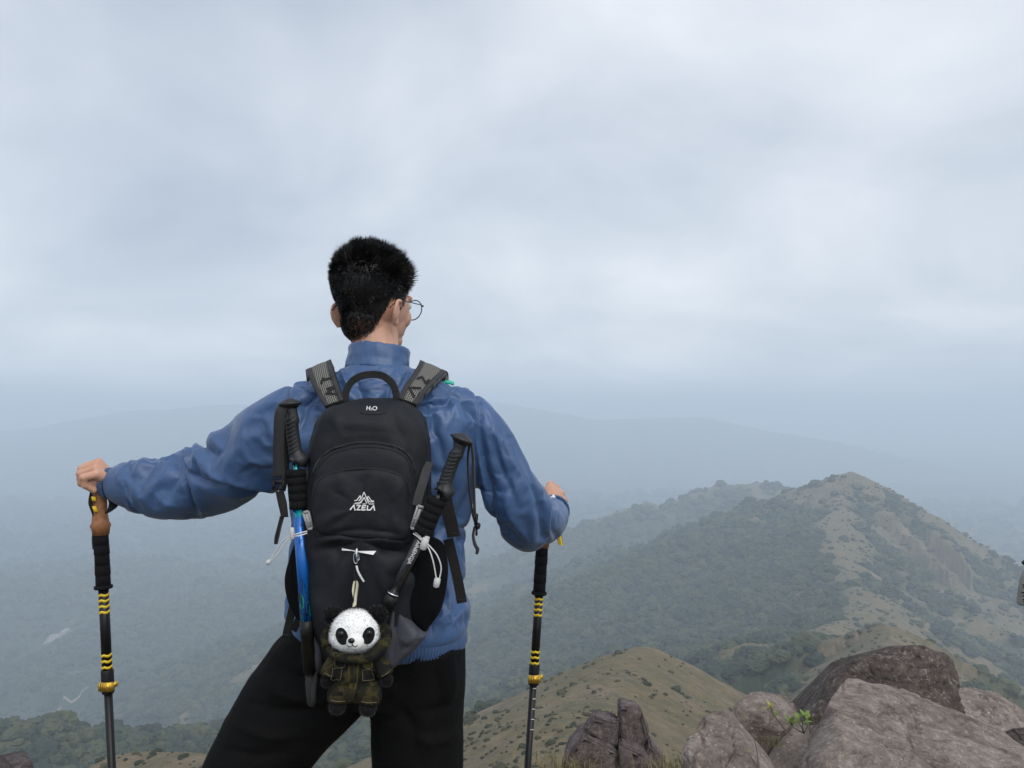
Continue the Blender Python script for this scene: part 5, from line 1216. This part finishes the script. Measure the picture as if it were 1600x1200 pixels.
def fur(me, n, ln, w, seed, keep=None, droop=.3):
    """short pile over a mesh: tapering blades"""
    rs = np.random.RandomState(seed); v = vco(me); me.calc_loop_triangles(); t = np.array([q.vertices[:] for q in me.loop_triangles])
    A_, B_, C_ = v[t[:, 0]], v[t[:, 1]], v[t[:, 2]]; cr = np.cross(B_ - A_, C_ - A_); ar = np.linalg.norm(cr, axis=1); k = rs.choice(len(t), n, p=ar / ar.sum())
    a, b = rs.rand(n), rs.rand(n); f = a + b > 1; a[f], b[f] = 1 - a[f], 1 - b[f]
    p = A_[k] + (B_[k] - A_[k]) * a[:, None] + (C_[k] - A_[k]) * b[:, None]; nn_ = cr[k] / ar[k][:, None]
    if keep is not None: q = keep(p, nn_); p, nn_ = p[q], nn_[q]
    n = len(p); d = nn_ + rs.normal(size=(n, 3)) * .25 + np.stack([fbm(p * 120 + 3, 2), fbm(p * 120 + 7, 2), fbm(p * 120 + 11, 2)], -1) * .3 + np.array([0, 0, -droop])
    d /= np.linalg.norm(d, axis=1)[:, None]; s = np.cross(d, rs.normal(size=(n, 3))); s /= np.linalg.norm(s, axis=1)[:, None]
    l = ln * rs.uniform(.6, 1.2, n)[:, None]; V = np.stack([p - s * w, p + s * w, p + d * l], 1).reshape(-1, 3)
    fm = mesh_from(V, np.arange(n * 3).reshape(-1, 3)); fm.polygons.foreach_set('use_smooth', np.ones(n, dtype=bool))
    fm.normals_split_custom_set_from_vertices([tuple(q) for q in np.repeat(nn_, 3, 0)]); return fm
hm_ = fused([pell((554.5, 985), (37, 32.5, .033)), pell((553.5, 994), (38.5, 25, .033)), pell((556, 976), (29, 23, .029))], .0022, 4)
hd_ = link('head', hm_, plush_w, panda)
def face_free(p, n_):
    x, y = topix(p); m_ = np.ones(len(p), bool)
    for cx, cy_, rx, ry in ((534.5, 994, 10, 14.5), (575.5, 993, 10, 14.5), (555, 1002, 15, 13)): m_ &= ~((((x - cx) / rx) ** 2 + ((y - cy_) / ry) ** 2 < 1) & (n_[:, 1] < 0))
    return m_
link('head_fur', fur(hm_, 5200, .0034, .00035, 1, face_free), plush_w, hd_)
for cx, cy_ in ((522, 963), (590, 961)):
    em = pell((cx, cy_), (15, 15, .009), sub=3, dy=.006); ee = link('ear', em, plush_k, panda); link('ear_fur', fur(em, 1600, .004, .0004, 3), plush_k, ee)
for s, cx, cy_ in ((-1, 534.5, 994), (1, 575.5, 993)):
    c = PX(cx, cy_, 0); HBV = BVHTree.FromPolygons([tuple(q.co) for q in hm_.vertices], [list(q.vertices) for q in hm_.polygons]) if s == -1 else HBV
    rot2 = R(16 * s); ring = []
    for t in np.linspace(0, 2 * math.pi, 36, endpoint=False):
        ex, ey = 9.2 * math.cos(t), 13.6 * math.sin(t); ring.append(lay(HBV, cx + ex * math.cos(rot2) - ey * math.sin(rot2), cy_ + ex * math.sin(rot2) + ey * math.cos(rot2), .001, PD - .03))
    cen = lay(HBV, cx, cy_, .0025, PD - .03); me = puff_mesh([tuple(q) for q in ring], .0016, .003, FWD, 40, 5, .5)
    ep = link('eye_patch', me, plush_k, panda)
    link('eye_bead', ellipsoid(lay(HBV, cx - 1.2 * s * 0 , cy_ - 4, .0022, PD - .03), (.0052, .0040, .0052), None, 3), shine_m, ep)
mz = lay(HBV, 555, 1003, 0, PD - .03)
link('muzzle', ellipsoid(mz, (13.5 * PS, .009, 12 * PS)), NM('white_felt', .9, (.78, .77, .76)).m, panda)
no = mz + Vector((-.0045, -.0088, .0045)); link('nose', ellipsoid(no, (.0056, .0035, .0044), None, 3), shine_m, panda)
MB_ = BVHTree.FromPolygons([tuple(q.co) for q in panda.children[-2].data.vertices], [list(q.vertices) for q in panda.children[-2].data.polygons])
for ln in ([(550.5,1002),(550.8,1007.5)], [(543.5,1008.5),(546,1010.5),(549,1009.8),(550.8,1007.5)], [(550.8,1007.5),(553,1010),(556,1010.2),(558.5,1008)]):
    q = np.asarray(ln, float); q = catmull(q, 12, closed=False); link('mouth', tube_mesh([lay(MB_, x, y, .0002, PD - .035) for x, y in q], .0007, 5), plush_k, panda)
suit = fused([pell((553, 1052), (32, 33, .026)), pell((556, 1076), (36, 22, .027)),
              stube([PX(528, 1032), PX(518, 1046, -.004), PX(513, 1058, -.008)], [.017, .0165, .0150], 10, seg=14), stube([PX(584, 1030), PX(597, 1044, -.004), PX(602, 1056, -.008)], [.017, .0165, .0150], 10, seg=14),
              stube([PX(538, 1070), PX(530, 1084, -.003), PX(528, 1096, -.004)], [.022, .0205, .018], 10, seg=16), stube([PX(574, 1070), PX(578, 1086, -.003), PX(576, 1098, -.004)], [.022, .0210, .018], 10, seg=16)], .0028, 4)
crease(suit, [([(520,1070),(540,1074),(560,1072)], 3, -2.5), ([(565,1076),(585,1074),(596,1068)], 3, -2.5), ([(530,1034),(528,1050),(524,1064)], 3, -3), ([(582,1034),(586,1050),(590,1064)], 3, -3), ([(556,1084),(554,1092),(552,1098)], 3, -4)], 1.3)
sm_ = link('jumpsuit', suit, camo, panda); SBV = BVHTree.FromPolygons([tuple(q.co) for q in suit.vertices], [list(q.vertices) for q in suit.polygons])
hood = fused([stube([PX(514,1014,.0), PX(530,1026,-.022), PX(552,1031,-.030), PX(578,1027,-.026), PX(597,1010,-.008), PX(600,1000,.01)], [.008, .0085, .0075, .009, .012, .008], 30, seg=12), stube([PX(512,1012,.01), PX(514,990,.03), PX(555,975,.04), PX(598,985,.03), PX(602,1005,.01)], [.008, .012, .014, .014, .009], 24, seg=12)], .003, 3)
link('hood', hood, camo, sm_)
def patch(name, pts, mat, lift, thick=.0012):
    q = equal_arc(np.asarray(pts, float), 40); rim = [tuple(lay(SBV, x, y, lift, PD - .025)) for x, y in q]; return link(name, puff_mesh(rim, thick, .002, FWD, 48, 4, .3, sharp=True), mat, sm_)
patch('placket', [(545,1021),(563,1022),(560,1050),(557,1078),(546,1078),(544,1050)], olive_m, .0012)
link('zip', tube_mesh([lay(SBV, 553 + .4 * math.sin(t * .3), 1024 + t * 5, .0036, PD - .03) for t in range(11)], .0011, 6), zip_m, sm_)
link('zip_pull', box_mesh(lay(SBV, 552, 1036, .0042, PD - .03), (.0035, .002, .010), None, .0008), zip_m, sm_)
for pts, m_ in (([(523,1030),(540,1030),(540,1042),(532,1044),(523,1040)], camo), ([(567,1034),(582,1034),(582,1042),(575,1045),(567,1042)], olive_m), ([(520,1044),(536,1043),(533,1062),(517,1061)], camo), ([(566,1047),(582,1045),(583,1062),(566,1063)], camo), ([(521,1020),(544,1021),(544,1028),(521,1027)], olive_m)):
    pk = patch('suit_pocket', pts, m_, .0015); q = catmull(equal_arc(np.asarray(pts, float), 30), 60)
    link('stitching', tube_mesh([lay(SBV, x, y, .0022, PD - .025) for x, y in q], .00045, 5), thread_m, pk) if False else tag(link('stitch_line', tube_mesh([lay(SBV, x, y, .0022, PD - .025) for x, y in q], .00045, 5), thread_m, sm_))
for c, r_ in (((511,1064),(9,10)), ((604,1062),(9,10)), ((527,1104),(13,12)), ((575,1107),(13,12))):
    pm = pell(c, r_, sub=3, dy=-.006); pw = link('paw', pm, plush_k, panda); link('paw_fur', fur(pm, 900, .003, .0004, 9), plush_k, pw)
for pts in ([(507,1051),(512,1054),(519,1058)], [(596,1057),(603,1053),(608,1049)], [(517,1094),(528,1096),(540,1095)], [(565,1096),(576,1098),(588,1097)]):
    q = catmull(pts, 14, closed=False); link('stitch_line', tube_mesh([lay(SBV, x, y, .0006, PD - .02) for x, y in q], .0006, 5), thread_m, sm_)
# its hanger: clip on the bow, hook, printed ribbon loop
hang = link('hanging_loop', ribbon_mesh([P(553,948,1.315),P(554.5,936,1.335),P(552.5,922,1.345),P(555,908,1.35),P(558,914,1.35),P(556,930,1.345),P(554.5,946,1.318)], [(.004,.004,0),(.005,.003,0),(.0045,.004,0),(.004,.004,0),(.004,.004,0),(.004,.004,0),(.004,.004,0)], .0008, 50), NM('cream_ribbon', .8, (.55, .53, .38)).m, panda)
link('hanging_cord', stube([P(552,950,1.316),P(553,930,1.338),P(556,910,1.348),P(553,895,1.352)], .0009, 24, seg=6), zip_m, panda)
link('lobster_clip', tube_mesh([P(556 + 3.4 * math.cos(t), 872 + 8.5 * math.sin(t), 1.352) for t in np.linspace(0, 2 * math.pi, 25)], .0011, 7, cap=False), steel_m, panda)
link('clip_ring', tube_mesh([P(559 + 2.4 * math.cos(t), 871 + 5.5 * math.sin(t), 1.350 + .004 * math.cos(t)) for t in np.linspace(0, 2 * math.pi, 25)], .0007, 7, cap=False), steel_m, panda)
link('clip_stem', stube([P(557.5,858,1.358),P(557.2,862,1.354),P(556.5,866,1.352)], .0016, 8, seg=7), print_m, panda)
link('zip_pull_cord', stube([P(557,884,1.35),P(559,892,1.348),P(563,900,1.348),P(568.5,909,1.35)], .0019, 16, seg=8), cord_m, panda)
link('clip_swivel', stube([P(554,880,1.352),P(552.5,888,1.352),P(553.5,898,1.351)], .0013, 10, seg=7), black_m, panda)
# ------------------------------------------------------------------ another pole with a printed grey pouch, only its edge in the picture
vis = empty('planted_pole', (1.435, 2.05, 0)); tag(vis, 'grey printed pouch on a dark pole, only its edge showing at the right border', 'pole')
gz = ground(1.435, 2.05)
link('pole_shaft', tube_mesh([(1.435, 2.05, gz), (1.435, 2.05, 1.02)], .009, 16), shaft_m, vis)
link('pole_knob', ellipsoid((1.385, 2.05, CAMZ - (880 - HOR) * 2.05 / FOC), (.022, .02, .010), None, 3), black_m, vis)
link('knob_arm', tube_mesh([(1.385, 2.05, CAMZ - (880 - HOR) * 2.05 / FOC), (1.435, 2.05, 1.0)], .006, 10), black_m, vis)
pm = puff_mesh([tuple(P(x, y, 2.03)) for x, y in ((1600,893),(1594,910),(1591,930),(1590.5,944),(1600,946),(1636,946),(1652,944),(1652,920),(1646,900),(1630,890),(1612,888))], .025, .015, FWD, 80, 12, .4)
pz = link('pouch', pm, fabric('grey_pouch_cloth', (.24, .23, .215), .8, .001), vis)
strokes_print('pouch_print', [[(1598.2, 914), (1604, 914.5)], [(1599, 918), (1606, 917)], [(1596.8, 926), (1606, 926.5)], [(1599, 931), (1605, 933)], [(1598.4, 937), (1606, 936)], [(1599.5, 940), (1604, 941)]], 2.2, black_print_m, pz, bvh_of([pm]), .0008)
